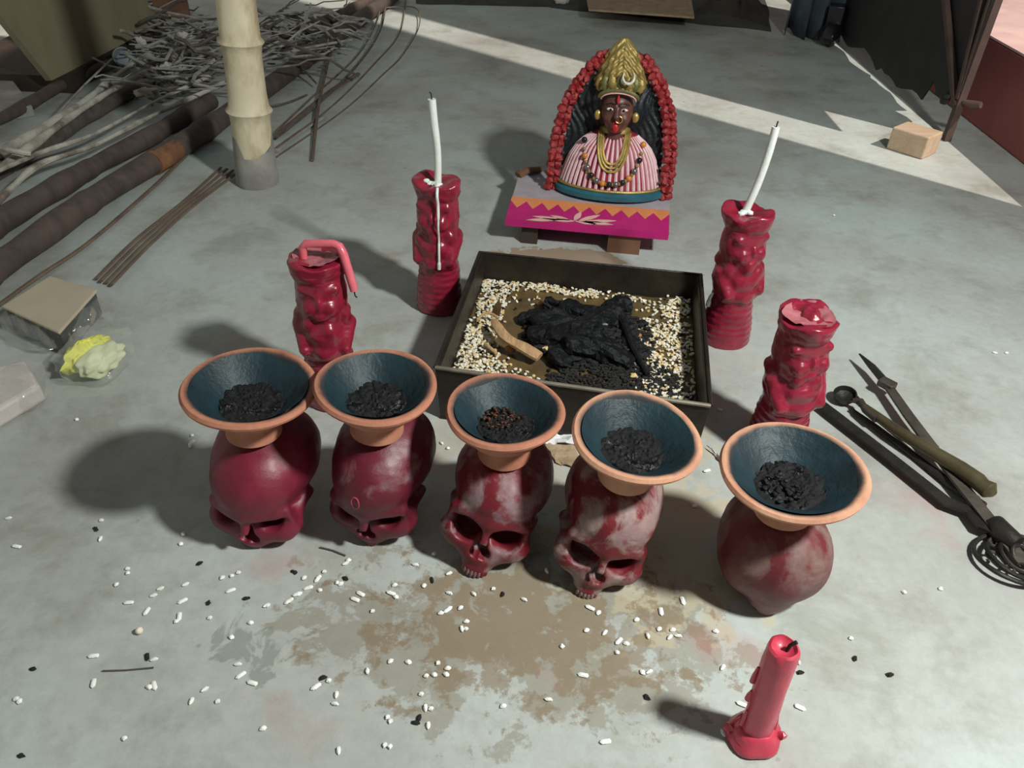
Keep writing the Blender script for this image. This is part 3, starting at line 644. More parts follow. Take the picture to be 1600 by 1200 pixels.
t=pstick('wood_stick','pale split wood stick lying across the left of the tray','stick',bez([at(771,500,.078),at(790,527,.08),at(818,543,.076),at(843,558,.070)],4),[.0055,.008,.009,.0095,.010,.010,.010,.011,.012,.012,.012,.0115,.0105],'wood_stick',.55)
pstick('wood_splinter','thin curled splinter lying near the left of the tray','splinter',bez([at(745,500,.066),at(757,490,.072),at(770,491,.07),at(778,498,.066)],4),.0024,'leaf')
pstick('wood_splinter','short brown splinter below the pale split wood stick in the tray','splinter',[at(758,538,.062),at(768,546,.064),at(776,553,.060)],.0035,'wood_stick')
lf=MB(); P=[at(779,468,.085),at(783,480,.08),at(780,495,.066),at(768,488,.062),at(772,478,.070)]; c=sum(P,Vector())/5
lf.add([p-c for p in P]+[p-c+Vector((.001,-.001,.0015)) for p in P],[(0,1,2,3,4),(9,8,7,6,5)]+[(i,(i+1)%5,5+(i+1)%5,5+i) for i in range(5)])
tag(obj('dried_leaf',lf,'leaf',None,c),'curled brown dried leaf standing at the left of the tray','leaf')
for x,y,s,lab in ((798,545,.009,'round orange-brown lump beside the pale wood stick in the tray'),(993,525,.012,'long orange-brown lump at the right of the charred heap'),(990,587,.006,'small orange lump at the front right inside the tray'),(852,545,.006,'tiny yellow lump beside the end of the pale wood stick'),(845,475,.007,'brown lump at the back of the charred heap'),(1050,625,.006,'small lump in the front right corner of the tray')):
    o=obj('food_lump',MB().ball((0,0,0),(s,s*.8,s*.7),12,.4,x),'orange' if s!=.006 else 'grain_yellow',None,at(x,y,.062),(0,0,x)); tag(o,lab,'lump')
o=obj('food_lump',MB().ball((0,0,0),(.012,.008,.005),12,.5,3),'char',None,at(1003,505,.064)); tag(o,'flat black lump lying right of the charred heap in the tray','lump')
# scraps under and before the tray
def crumple(P,z,amp,sd,n=8):
    # bilinear sheet with creases
    P=[Vector(p) for p in P]; vs=[];fs=[]
    c=sum(P,Vector())/4
    for j in range(n+1):
        for i in range(n+1):
            u,v=i/n,j/n; q=P[0].lerp(P[1],u).lerp(P[3].lerp(P[2],u),v); k=mn.noise(Vector((u*3+sd,v*3,sd)))
            vs.append(Vector((q.x-c.x+.004*mn.noise(Vector((u*9,v*9,sd+4))),q.y-c.y+.004*mn.noise(Vector((u*9,v*9,sd+8))),z+amp*(k+.5))))
    for j in range(n):
        for i in range(n): a=j*(n+1)+i; fs.append((a,a+1,a+n+2,a+n+1))
    m=len(vs); vs+=[v-Vector((0,0,.0012)) for v in vs]; fs2=[tuple(m+q for q in reversed(f)) for f in fs]
    ed=[]
    for i in range(n): ed+=[(i+1,i,m+i,m+i+1),(n*(n+1)+i,n*(n+1)+i+1,m+n*(n+1)+i+1,m+n*(n+1)+i),(i*(n+1),(i+1)*(n+1),m+(i+1)*(n+1),m+i*(n+1)),((i+1)*(n+1)+n,i*(n+1)+n,m+i*(n+1)+n,m+(i+1)*(n+1)+n)]
    return MB().add(vs,fs+fs2+ed),Vector((c.x,c.y,0))
mb,c=crumple([at(850,697),at(912,700),at(895,672),at(846,662)],.003,.008,2); tag(obj('paper_scrap',mb,'paper',None,c,smooth=False),'crumpled white paper scrap on the floor before the tray','paper')
mb,c=crumple([at(868,725),at(905,735),at(900,700),at(850,695)],.002,.004,5,6); tag(obj('paper_scrap',mb,'cement_scrap',None,c,smooth=False),'tan paper scrap on the floor between two skulls','paper')
mb,c=crumple([at(1118,712),at(1140,745),at(1130,722),at(1103,700)],.003,.006,7,6); tag(obj('paper_scrap',mb,'pale_pack',None,c,smooth=False),'pale crumpled sliver lying left of the rightmost bowl','paper')
#HERE_IDOL
# ---------------------------------------------------------------- plank stool and painted bust
SC=[Vector((-.028,1.561,0)),Vector((.313,1.522,0)),Vector((.352,1.80,0)),Vector((.000,1.845,0))]
so=sum(SC,Vector())/4
def sp(u,v,z): q=SC[0].lerp(SC[1],u).lerp(SC[3].lerp(SC[2],u),v); return Vector((q.x-so.x,q.y-so.y,z))
stool=thing('low_stool','low painted wooden stool under the bust, pink front with orange zigzag','stool',(so.x,so.y,0))
def plate(u0,u1,v0,v1,z0,z1):
    return MB().add([sp(u0,v0,z0),sp(u1,v0,z0),sp(u1,v1,z0),sp(u0,v1,z0),sp(u0,v0,z1),sp(u1,v0,z1),sp(u1,v1,z1),sp(u0,v1,z1)],[(3,2,1,0),(4,5,6,7),(0,1,5,4),(1,2,6,5),(2,3,7,6),(3,0,4,7)])
obj('top_board',plate(0,1,0,1,.046,.060),'plank_grey',stool,smooth=False,bevel=.0015)
obj('pink_band',plate(0.0,1,-.004,.33,.0452,.0608),'magenta',stool,smooth=False,label='magenta painted front of the board')
obj('runner',plate(.10,.20,.05,.9,0,.046),'dark_wood',stool,smooth=False)
obj('runner',plate(.64,.84,.03,.9,0,.046),'brown_wood',stool,smooth=False)
bl_=MB().tube([sp(.0,.80,.064),sp(.05,.86,.070),sp(.14,.95,.066)],[.012,.012,.010],8,.6)
obj('curved_rail',bl_,'brown_wood',stool,label='curved brown wooden piece at the back corner')
nz=10
for k in range(nz):
    u0=k/nz; u1=(k+1)/nz
    obj('orange_triangle',MB().add([sp(u0,.33,.0612),sp(u1,.33,.0612),sp((u0+u1)/2,.205,.0612),sp(u0,.33,.0606),sp(u1,.33,.0606),sp((u0+u1)/2,.205,.0606)],[(0,2,1),(3,4,5),(0,1,4,3),(1,2,5,4),(2,0,3,5)]),'zig',stool,smooth=False)
obj('orange_band',plate(0,1,.325,.40,.0600,.0611),'zig',stool,smooth=False)
for k,(a,l,cx) in enumerate([(10,.075,.47),(38,.065,.44),(72,.055,.42),(150,.05,.40),(168,.07,.36),(186,.075,.34),(178,.055,.43),(-8,.07,.46),(-14,.05,.42)]):
    P0=sp(cx,.055,.0622); ar=R_(a); d=Vector((math.cos(ar),math.sin(ar)*.9,0)); s_=Vector((-d.y,d.x,0)); wd=.0075
    ring=[P0+d*(l*t_)+s_*(wd*math.sin(math.pi*t_)*sg) for sg,ts in ((1,[0,.25,.5,.75,1]),(-1,[.75,.5,.25])) for t_ in ts]
    obj('lotus_petal',MB().add(ring+[p-Vector((0,0,.001)) for p in ring],[tuple(range(8)),tuple(range(15,7,-1))]),'petal',stool,smooth=False)
ID=thing('goddess_bust','painted bust with gold crown, black hair, necklaces and pleated dress on the stool','statue',(.203,1.735,.0605),(R_(-4),0,R_(-7)))
bz=[0,.02,.05,.08,.105,.125,.14]; bw=[.118,.112,.104,.093,.078,.055,.030]
def bs(z,th,off=0): w_=np.interp(z,bz,bw)+off; return Vector((w_*math.sin(th),-w_*.62*math.cos(th),z))
obj('dress_body',MB().lathe([(w_,z) for w_,z in zip(bw,bz)],48,lambda p,i,a: Vector((p.x,p.y*.62,p.z))),'pleat_red',ID)
for k in range(25):
    th=R_(-88+176*k/24); pts=[bs(z,th,.0005) for z in (.022,.04,.06,.08,.1,.115,.128)]
    obj('pleat',MB().tube(pts,[.0042,.0041,.0039,.0036,.0031,.0024,.0018],6),'pleat_white',ID)
obj('hem',MB().lathe([(.124,-.0),(.130,.003),(.130,.013),(.122,.018),(.112,.020)],48,lambda p,i,a: Vector((p.x,p.y*.66,p.z))),'teal',ID,label='teal painted hem')
obj('gold_trim',MB().tube([(.121*math.cos(a),.079*math.sin(a),.0215) for a in [6.2832*k/48 for k in range(49)]],.0034,6,cap=False),'gold',ID)
def hairf(X,Y,Z):
    W=np.interp(Z,[0,.08,.14,.19,.24,.29,.31],[.112,.112,.104,.092,.072,.035,.01])
    d=np.maximum(np.abs(X)-W,np.abs(Y-.028)-.026)*.7; d=smax(d,-Z,.004); d=smax(d,Z-.295,.01)
    d=smin(d,ell(X,Y,Z,(0,.01,.185),(.058,.042,.055)),.02)
    return d+.0012*np.sin(X*420+8*np.sin(Z*40))
me,_=nets('hair',hairf,(-.12,-.05,0),(.12,.07,.31),.003,'hair'); me.name='hair'; link('hair',me,ID)
def facef(X,Y,Z):
    Xa=np.abs(X)
    d=ell(X,Y,Z,(0,-.028,.184),(.034,.034,.044)); d=smin(d,ell(X,Y,Z,(0,-.040,.158),(.019,.018,.018)),.012)
    d=smin(d,caps(X,Y,Z,(0,-.058,.195),(0,-.068,.179),.004,.0062),.005)
    d=smin(d,ell(Xa,Y,Z,(.016,-.050,.171),(.012,.011,.011)),.008)
    d=smin(d,caps(Xa,Y,Z,(.006,-.060,.201),(.022,-.053,.203),.0028),.004)
    d=smax(d,-ell(Xa,Y,Z,(.0145,-.064,.192),(.009,.006,.005)),.004)
    d=smin(d,caps(X,Y,Z,(0,-.015,.150),(0,-.012,.12),.020,.026),.006)
    return d
me,_=nets('face',facef,(-.04,-.08,.11),(.04,.02,.235),.0014,'skin'); me.name='face'; fc=link('face',me,ID)
for s_ in (-1,1):
    obj('eye',MB().ball((.0145*s_,-.0565,.192),(.0082,.004,.0032),10),'white_paint',fc)
    obj('pupil',MB().ball((.0138*s_,-.0602,.192),(.0030,.0018,.0028),8),'black_paint',fc)
    obj('eyebrow',MB().tube([(.004*s_,-.0632,.203),(.014*s_,-.0610,.206),(.025*s_,-.0535,.202)],.0012,6),'black_paint',fc)
    obj('ear_ring',MB().ball((.040*s_,-.030,.172),(.008,.006,.011),12),'gold_bright',fc,label='round gold earring')
obj('lips',MB().ball((0,-.0585,.1655),(.0095,.005,.0038),10),'lip',fc)
obj('tongue',MB().ball((0,-.0585,.1545),(.0070,.0050,.0110),10),'lip',fc,label='red tongue hanging out')
obj('forehead_mark',MB().tube([(0,-.0620,.206),(0,-.0605,.214),(0,-.0560,.222)],[.0022,.0034,.0018],8),'lip',fc)
obj('nose_ring',MB().tube([(.006+.007*math.cos(a),-.0665,.174+.007*math.sin(a)) for a in [6.2832*k/16 for k in range(17)]],.0011,6,cap=False),'gold_bright',fc)
def crownf(X,Y,Z):
    W=np.interp(Z,[.205,.215,.235,.26,.285,.31,.327],[.050,.056,.057,.050,.038,.022,.003])
    d=(np.sqrt(X*X+((Y-.004)*1.15)**2)-W*(.97+.03*np.cos(np.arctan2(Y,X)*18)))*.7
    d=smax(d,.213+.012*np.abs(X)/.05-Z,.003)
    d=smax(d,-ell(X,Y,Z,(0,-.045,.186),(.037,.05,.037)),.004)
    return np.maximum(d+.0014*np.sin(Z*420+np.abs(X)*420),Z-.3235)
me,_=nets('crown',crownf,(-.065,-.065,.195),(.065,.065,.335),.0018,'gold'); me.name='crown'; crn=link('crown',me,ID)
pk=[(.0365*math.cos(a)*1.0,-.0465-.012*math.sin(a),.214+.0165*math.sin(a)) for a in [math.pi*k/16 for k in range(17)]]
obj('crown_band',MB().tube([(p[0]*1.1,p[1]-.002,p[2]) for p in pk],.0042,8),'green_gold',crn,label='green gold crown band')
obj('crown_trim',MB().tube([(p[0],p[1]-.0045,p[2]-.004) for p in pk],.0016,6),'petal',crn,label='pink line along the crown band')
def cr_pt(a): return Vector((.016+.0115*math.cos(a),-.058+.010*max(0,math.sin(a)+.4),.258+.0125*math.sin(a)))
obj('crescent',MB().tube([cr_pt(R_(150+250*k/18)) for k in range(19)],[.0008+.0022*math.sin(math.pi*k/18) for k in range(19)],8),'white_paint',crn,label='white crescent on the crown')
for k in range(7):
    a=(k-3)*.34; obj('crown_leaf',MB().ball((.050*math.sin(a),.004-.050*math.cos(a)*.95,.245-.004*abs(k-3)),(.009,.004,.015),8),'green_gold' if k%2 else 'gold',crn)
# neck ornament, chains, bead garland
obj('collar',MB().lathe([(.030,.131),(.034,.135),(.033,.143),(.027,.148)],32,lambda p,i,a: Vector((p.x,p.y*.9-.004,p.z))),'gold',ID,label='gold collar at the neck')
def chain(hw,z0,zb_,off,n):
    out=[]
    for k in range(n+1):
        t_=-1+2*k/n; z=zb_+(z0-zb_)*abs(t_)**2.4; x=hw*math.sin(t_*1.45)*(1 if abs(t_)<.8 else 1); w_=np.interp(z,bz,bw)+off; 
        x=max(-w_*.98,min(w_*.98,x)); out.append(Vector((x,-.62*math.sqrt(max(0,w_*w_-x*x)),z)))
    return out
for j,(hw,z0,zb_) in enumerate([(.034,.135,.062),(.029,.135,.070),(.024,.134,.078)]):
    obj('gold_chain',MB().tube(chain(hw,z0,zb_,.008,28),.0030,6),'gold_bright' if j!=1 else 'gold',ID)
cols=['bead_black','bead_orange','bead_silver','bead_black','bead_silver','bead_orange','bead_black','bead_silver','bead_black','bead_orange','bead_silver','bead_black','bead_orange','bead_silver']
pts=chain(.066,.132,.036,.010,26)
for k,p_ in enumerate(pts[1:-1]):
    if k%2==0: obj('bead',MB().ball(p_,.0068,10),cols[(k//2)%14],ID)
    else: obj('bead',MB().ball(p_,.0042,8),'gold',ID)
# red garland down both sides, over the top of the hair
gm=[MB().ball((0,0,0),(.011,.011,.0085),9,.5,q).mesh('flower',True,M['bead_red']) for q in range(3)]
gp=[]
for s_ in (-1,1):
    path=bez([(s_*.128,-.030,.004),(s_*.127,-.022,.06),(s_*.122,-.012,.12),(s_*.109,-.004,.18),(s_*.083,-.002,.235),(s_*.055,0,.272),(s_*.038,.01,.288)],8)
    acc=0; last=path[0]; gp.append(path[0])
    for q in path:
        if (q-last).length>.0128: gp.append(q); last=q
for k,q in enumerate(gp):
    for dx,dy in ((-.0075,0),(.0065,.006)):
        o=link('flower',gm[(k+int(dx>0))%3],ID,(q.x+dx,q.y+dy+random.uniform(-.002,.002),q.z+random.uniform(-.002,.002)),(random.uniform(0,3),random.uniform(0,3),random.uniform(0,3)))
    if k%2: 
        sx=-1 if q.x>0 else 1; o=obj('silver_bead',MB().ball((q.x+sx*.017,q.y-.003,q.z),.0038,6),'bead_silver',ID)
#HERE_TOOLS
# ---------------------------------------------------------------- iron tools at the right
def seg(pts,z): return [at(x,y,z) for x,y in pts]
t0=at(1560,820); tongs=thing('fire_tongs','long black iron fire tongs with open blades on the floor at right','tongs',(t0.x,t0.y,0))
def rel(ps): return [p-Vector((t0.x,t0.y,0)) for p in ps]
obj('blade',MB().strip(rel([at(1274,625,.012),at(1300,645,.012),at(1400,722,.012),at(1480,785,.013),at(1515,798,.014),at(1535,822,.016),at(1552,828,.016),at(1575,838,.016)]),[.018,.019,.019,.019,.017,.017,.016,.024],.004),'iron',tongs,smooth=False)
obj('blade',MB().strip(rel([at(1384,598,.022),at(1420,650,.022),at(1480,730,.020),at(1560,830,.018),at(1600,880,.016)]),[.015,.017,.018,.019,.019],.004),'iron_light',tongs,smooth=False,label='greyer upper blade with pointed tip')
obj('collar',MB().box(rel([at(1386,600,.024)])[0],(.026,.020,.012),Matrix.Rotation(R_(-50),3,'Z')),'iron_light',tongs,bevel=.002)
obj('tip',MB().tube(rel([at(1384,598,.023),at(1362,572,.023),at(1343,553,.023)]),[.0085,.0075,.002],8,.5),'iron',tongs)
obj('hinge_barrel',MB().tube(rel([at(1553,818,.016),at(1570,838,.018),at(1588,852,.018)]),[.014,.016,.014],14),'iron',tongs)
l0=at(1318,628); lad=thing('brass_ladle','small ladle with black cup and tarnished brass handle on the floor','ladle',(l0.x,l0.y,0))
def rl(ps): return [p-Vector((l0.x,l0.y,0)) for p in ps]
cup=MB().lathe([(.004,.004),(.012,.006),(.017,.012),(.0185,.020),(.0165,.020),(.014,.013),(.004,.008)],24)
obj('cup',cup,'iron',lad,(0,0,0),(R_(8),R_(-10),0))
obj('rod',MB().tube(rl([at(1333,626,.018),at(1345,627,.022),at(1352,640,.024),at(1370,655,.024)]),[.004,.0055,.006,.0065],10),'iron_light',lad)
obj('handle',MB().tube(rl([at(1350,636,.024),at(1400,672,.026),at(1450,702,.028),at(1500,732,.030),at(1528,752,.030),at(1536,760,.030),at(1546,766,.030),at(1552,772,.030)]),[.0065,.0085,.010,.0115,.0125,.0115,.0135,.006],14),'brass',lad,label='tarnished brass handle with knob end')
pstick('iron_rod','thin black iron rod just left of the brass ladle handle','rod',[at(1330,640,.006),at(1370,668,.006),at(1420,706,.006),at(1490,760,.008),at(1536,792,.012)],[.0035,.0045,.005,.007,.008],'iron')
pstick('iron_rod','short thin rod crossing behind the ladle cup','rod',[at(1326,608,.008),at(1350,632,.008),at(1395,668,.010),at(1450,712,.012)],[.003,.003,.0025,.0025],'iron')
tag(obj('wire_loop',MB().tube([(.001,0,.004),(.01,.004,.006),(.02,0,.004)],.001,5),'iron',None,at(1445,700)),'tiny bit of bent wire lying beside the ladle handle','wire')
g0=at(1578,880); gr_=thing('ring_grate','coiled black iron ring grate at the right edge','grate',(g0.x,g0.y,.004))
for k in range(4):
    r=.047-.0105*k; cx=.004*k
    obj('ring',MB().tube([(cx+r*math.cos(a),r*.92*math.sin(a),.006+.0025*k+.004*math.sin(a*2+k)) for a in [6.2832*q/36 for q in range(37)]],.0032,8,cap=False),'iron',gr_)
for k in range(6):
    a=k*1.05; obj('scroll',MB().tube([(.028*math.cos(a)+.010*math.cos(b)*(1-b/9),.026*math.sin(a)+.010*math.sin(b)*(1-b/9),.008) for b in [q*.45 for q in range(16)]],.0022,6),'iron_light',gr_)
#HERE_LEFT
# ---------------------------------------------------------------- packets at the left edge
def packet(corners,z1,z0=0,jit=0):
    c=[at(x,y,z1) for x,y in corners]; cc=sum(c,Vector())/len(c); cc.z=0
    return [p-cc for p in c],cc
top,cc=packet([(2,478),(78,430),(152,452),(92,520)],.055)
pk_=thing('cardboard_packet','brown cardboard packet wrapped in clear plastic at the left edge','packet',cc)
bot=[Vector((p.x,p.y,.004)) for p in top]
def hull(a,b): return MB().add(b+a,[(3,2,1,0),(4,5,6,7),(0,1,5,4),(1,2,6,5),(2,3,7,6),(3,0,4,7)])
obj('box',hull([Vector((p.x*.96,p.y*.96,.050)) for p in top],[Vector((p.x*.96,p.y*.96,.004)) for p in top]),'pack_dark',pk_,smooth=False,bevel=.004,label='dark printed sides')
obj('lid',hull([p+Vector((0,0,0)) for p in top],[Vector((p.x,p.y,.049)) for p in top]),'kraft',pk_,smooth=False,bevel=.003,label='plain brown top')
def filmbag(lo,hi,sx,sy,sz,sd,n=44):
    mb=MB().ball((0,0,0),1,n); vs=[]
    for v in mb.v:
        d=Vector(v); e=[abs(c)**.55*(1 if c>0 else -1) for c in d]; k=1+.16*mn.noise(Vector(e)*2.2+Vector((sd,0,0)))+.07*mn.noise(Vector(e)*6+Vector((0,sd,0)))
        vs.append((e[0]*sx*k,e[1]*sy*k,max(.001,(e[2]*.5+.5)*sz*k)))
    mb.v=vs; return mb
obj('plastic_wrap',filmbag(0,0,.070,.072,.046,3),'film',pk_,(.004,-.012,0),(0,0,R_(-35)),label='creased clear plastic wrap')
p=at(158,578); bag=thing('yellow_packet','clear plastic bag holding yellow paste near the left edge','packet',(p.x,p.y,0),(0,0,R_(-8)))
yb=MB()
def yl(cx,cy,rx,ry,rz,rt,sd,z): 
    m2=MB().ball((0,0,0),(rx,ry,rz),44,.35,sd); r=Matrix.Rotation(rt,3,'Z'); return MB().add([Vector((cx,cy,z))+r@Vector(v) for v in m2.v],m2.f)
a=yl(-.017,.0,.018,.045,.024,-.25,1,.030)
for i in range(len(a.v)):
    v=a.v[i]; a.v[i]=(v[0]+.0012*math.sin(v[1]*900),v[1],v[2]+.0015*math.sin(v[1]*900))
obj('yellow_paste',a,'yellow',bag,label='bright yellow ridged lump')
obj('pale_paste',yl(.010,-.006,.024,.042,.021,-.2,4,.026),'cream',bag,label='pale yellow lump')
b_=filmbag(0,0,.050,.055,.056,8); obj('plastic_bag',b_,'film',bag,(.0,.0,0),(0,0,0),label='crinkled clear plastic')
tl=[at(-30,578,.035),at(38,560,.035),at(62,600,.035),at(-30,655,.035)]; c=sum(tl,Vector())/4; c.z=0
pp=thing('paper_packet','pale paper packet cut off by the left edge','packet',c)
obj('body',hull([q-c for q in tl],[Vector(((q-c).x*1.02,(q-c).y*1.02,.003)) for q in tl]),'pale_pack',pp,smooth=False,bevel=.006)
obj('plastic_wrap',filmbag(0,0,.055,.050,.037,12),'film',pp,(-.004,0,0),(0,0,R_(20)))
# ---------------------------------------------------------------- bamboo post and pole pile
b=at(403,285); post=thing('bamboo_post','upright yellow bamboo post standing on the floor at upper left','post',(b.x,b.y,0),(0,R_(2.5),0))
prof=[];zs=[0,.05,.1,.15,.168,.176,.185,.22,.26,.30,.318,.326,.336,.42,.55,.7,.72,.73,.74,.9,1.1,1.12,1.5,2.3]
rs=[.87*q_ for q_ in [.054,.053,.051,.050,.052,.059,.051,.048,.047,.047,.050,.057,.049,.047,.047,.047,.049,.052,.047,.047,.047,.051,.046,.045]]
obj('culm',MB().lathe(list(zip(rs,zs)),28,lambda p,i,a: Vector((p.x*(1+.03*math.sin(2*a+p.z*6)),p.y*(1+.03*math.sin(3*a+p.z*9)),p.z))),'bamboo',post)
obj('mud_foot',MB().lathe([(.049,.0),(.0505,.012),(.0485,.04),(.0475,.075),(.0455,.095)],28,lambda p,i,a: Vector((p.x,p.y,p.z+(.03*math.sin(a*2+1)+.012*math.sin(5*a) if p.z>.08 else 0)))),'bamboo_grey',post,label='grey mud-stained foot of the post')
def pole(name,lab,cat,px,z,r,m,group=None,n=12,flat=1,wob_=0,nodes_=False):
    P=bez([at(x,y,zz) for (x,y),zz in zip(px,z if isinstance(z,(list,tuple)) else [z]*len(px))],10); b=P[0].copy(); b.z=0
    rr=[]
    for i,q in enumerate(P):
        k=r*(1+wob_*mn.noise(q*9)); 
        if nodes_ and i%13==6: k*=1.12
        rr.append(k)
    return tag(obj(name,MB().tube([q-b for q in P],rr,n,flat),m,None,b),lab,cat,group)
pole('wooden_pole','thick brown pole nearest the front of the pile, passing behind the bamboo post','pole',[(-60,450),(20,400),(150,308),(290,222),(430,128),(520,60),(620,-10)],.028,.027,'pole',n=16,wob_=.15,nodes_=True)
pole('wooden_pole','thick brown pole second from the front in the pile','pole',[(-60,385),(30,328),(150,258),(250,205),(330,158)],.030,.024,'pole',n=16,wob_=.2,nodes_=True)
pole('wooden_pole','dark brown pole at the back of the pile behind the bamboo post','pole',[(400,80),(470,50),(560,10),(620,-20)],.03,.022,'pole',n=12,wob_=.2)
pole('wooden_pole','dark pole running under the whitewashed strips at far left','pole',[(-60,300),(40,240),(140,180),(240,120),(330,60)],.02,.02,'twig_dark',n=12,wob_=.2)
pole('rust_band','rusty patch collar round the front brown pole','collar',[(238,256),(256,245),(272,234)],.028,.0285,'rust',n=14)
pole('split_pole','whitewashed rough split pole, upper one at far left','pole',[(-40,262),(60,205),(130,160),(190,112),(235,85)],[.05,.055,.06,.062,.07],.010,'pale_bark',n=10,wob_=.6)
pole('split_pole','whitewashed rough split pole lying just below the upper one','pole',[(-40,285),(40,235),(100,190),(160,150),(215,118)],[.045,.05,.055,.06,.065],.008,'pale_bark',n=10,wob_=.7)
pole('split_pole','long pale strip curving down to the left edge','pole',[(-30,345),(15,297),(65,256),(150,226),(240,180),(350,130)],[.05,.056,.06,.06,.06,.06],.0065,'pale_bark',n=8,wob_=.5)
pole('split_pole','pale strip above the long one, ending behind the bamboo post','pole',[(-20,275),(60,240),(150,208),(240,160),(330,118)],[.055,.06,.062,.062,.062],.005,'pale_bark',n=8,wob_=.5)
pole('split_pole','short pale stub sticking out at the far left','pole',[(-10,228),(20,236),(48,240)],[.08,.08,.07],.006,'pale_bark',n=8,wob_=.3)
pole('split_pole','pinkish brown half pole at far left above the pale strips','pole',[(-40,205),(40,165),(110,125),(180,98)],.025,.016,'pole',n=10,wob_=.2)
pole('split_pole','thin grey rod leaning across the pale split poles','pole',[(88,180),(130,135),(175,92)],[.06,.08,.10],.0028,'bamboo_grey',n=6)
pole('lath','thin brown lath just in front of the thick poles','lath',[(-20,490),(60,432),(140,378),(240,292),(300,235),(345,205)],.006,.0055,'lath',n=6,flat=.6)
LG='brown laths lying side by side'
for k in range(4):
    dx=k*8
    pole('lath',['outermost left lath of the four beside the foot of the bamboo post','second from the left of the four laths beside the bamboo post','third from the left of the four laths beside the bamboo post','rightmost of the four laths beside the foot of the bamboo post'][k],'lath',[(150+dx,436+k*3),(215+dx,372+k*2),(290+dx,312),(345+dx*1.2,262+k*2)],.006+.003*(k%2),.0045,'lath',LG,n=6,flat=.6)
pole('bent_strip','curved bamboo strip, outermost of the bundle beyond the post','strip',[(432,245),(540,170),(600,115),(630,85),(655,40),(648,12),(600,12)],[.01,.01,.012,.015,.02,.02,.02],.0022,'lath',n=6)
pole('bent_strip','curved bamboo strip, second outermost, ending at the top','strip',[(432,230),(520,165),(585,100),(625,50),(635,-10)],.012,.0024,'lath',n=6)
pole('bent_strip','curved dark strip bending up beside the brown pole','strip',[(432,215),(500,160),(560,100),(595,45),(605,-10)],[.012,.014,.016,.02,.02],.0035,'twig_dark',n=6)
pole('bent_strip','curved strip hugging the brown pole, innermost','strip',[(432,205),(490,150),(560,85),(590,30),(598,-10)],.02,.0026,'lath',n=6)
pole('flat_stick','flat brown bamboo slat with a splintered end beyond the post','slat',[(428,215),(470,180),(520,140),(560,115)],.006,.009,'lath',n=8,flat=.4)
pole('flat_stick','flat pale slat nearest the front beyond the post','slat',[(430,236),(470,205),(510,180)],.006,.008,'bamboo_grey',n=8,flat=.4)
pole('iron_bar','short dark iron bar sticking out toward the front from the slats','bar',[(518,76),(505,130),(497,170),(488,250)],[.02,.02,.018,.006],.0045,'lath',n=6)
pole('twig_stick','thin twig running left under the curved strips','twig',[(422,166),(450,160),(480,148)],.012,.003,'twig_dark',n=6)
pole('twig_stick','dark twig slanting down from the brown pole','twig',[(468,102),(480,115),(494,130)],[.04,.03,.02],.0035,'twig_dark',n=6)
# dry twig tangle
random.seed(21)
tgs=[]
for k in range(120):
    if k<80: x=random.gauss(282,40); y=random.gauss(72,34); zc=random.uniform(.02,.12)
    else: x=random.uniform(405,560); y=random.gauss(48,26); zc=random.uniform(.05,.13)
    x=min(x,560); y=max(2,min(y,135))
    a=random.gauss(R_(25 if k>=44 else 45),.7); L=random.uniform(.10,.34); c=at(x,y,zc); 
    d=Vector((math.cos(a),math.sin(a),random.gauss(0,.25))).normalized()
    pts=[c-d*L/2]
    for q in range(1,6): pts.append(c+d*L*(q/5-.5)+Vector((random.gauss(0,.006),random.gauss(0,.006),random.gauss(0,.006))))
    for q in pts: q.z=max(.008,q.z)
    r=random.choice((.0022,.0030,.0042,.0060)); P=[q-c for q in pts]
    o=obj('dry_twig',MB().tube(P,[r,r,r*.95,r*.9,r*.8,r*.5],6),'twig' if random.random()<.68 else 'twig_dark',None,c)
    tag(o,'thin grey dry twig in the tangled heap around the bamboo post','twig','dry twigs in the tangled heap')
for q_,((x,y),(x2,y2),z) in enumerate((((405,95),(550,62),.10),((405,88),(470,60),.10),((400,100),(470,78),.09),((405,25),(515,20),.12))):
    pole('pale_stick',['longest pale stick poking right out of the twig heap','pale stick crossing just above the longest one','lowest pale stick poking out beside the bamboo post','topmost pale stick poking right out of the twig heap'][q_],'stick',[(x,y),((x+x2)/2,(y+y2)/2-3),(x2,y2)],z,.0042,'twig','pale sticks poking out of the twig heap',n=7,wob_=.4)
lt=MB()  # dark chips added under the twigs to darken the gaps between them
for k in range(700):
    x,y=(random.gauss(275,38),random.gauss(85,28)) if k<520 else (random.gauss(450,40),random.gauss(60,18))
    lt.ball(at(x,max(5,y),random.uniform(.004,.05)),(random.uniform(.006,.018),random.uniform(.003,.007),.003),5,.6,k)
tag(obj('gap_shade_chips',lt,'twig_dark',smooth=False),'dark chips added beneath the twig heap to shade its gaps','shade chips',kind='stuff')
# small things in the heap
p=at(194,92,.05); cp=tag(obj('clay_cup',MB().lathe([(.018,-.02),(.026,-.015),(.030,.01),(.030,.022),(.026,.022),(.022,0)],20),'grey_blue',None,p,(R_(50),R_(20),0)),'small grey-blue cup resting on the pale split poles','cup')
for k,(x,y,z,s) in enumerate([(232,145,.05,.022),(262,108,.06,.026),(275,95,.07,.018),(222,72,.07,.02),(290,60,.08,.02)]):
    o=obj('bark_scrap',MB().ball((0,0,0),(s*1.4,s,s*.7),14,.9,k+2),'pale_bark',None,at(x,y,z),(k,k*.7,k)); tag(o,['pale bark scrap low in the heap at its left end','largest pale bark scrap under the twigs','small pale bark scrap beside the largest one','bark scrap at the edge of the plywood board','topmost pale bark scrap in the twigs'][k],'bark')
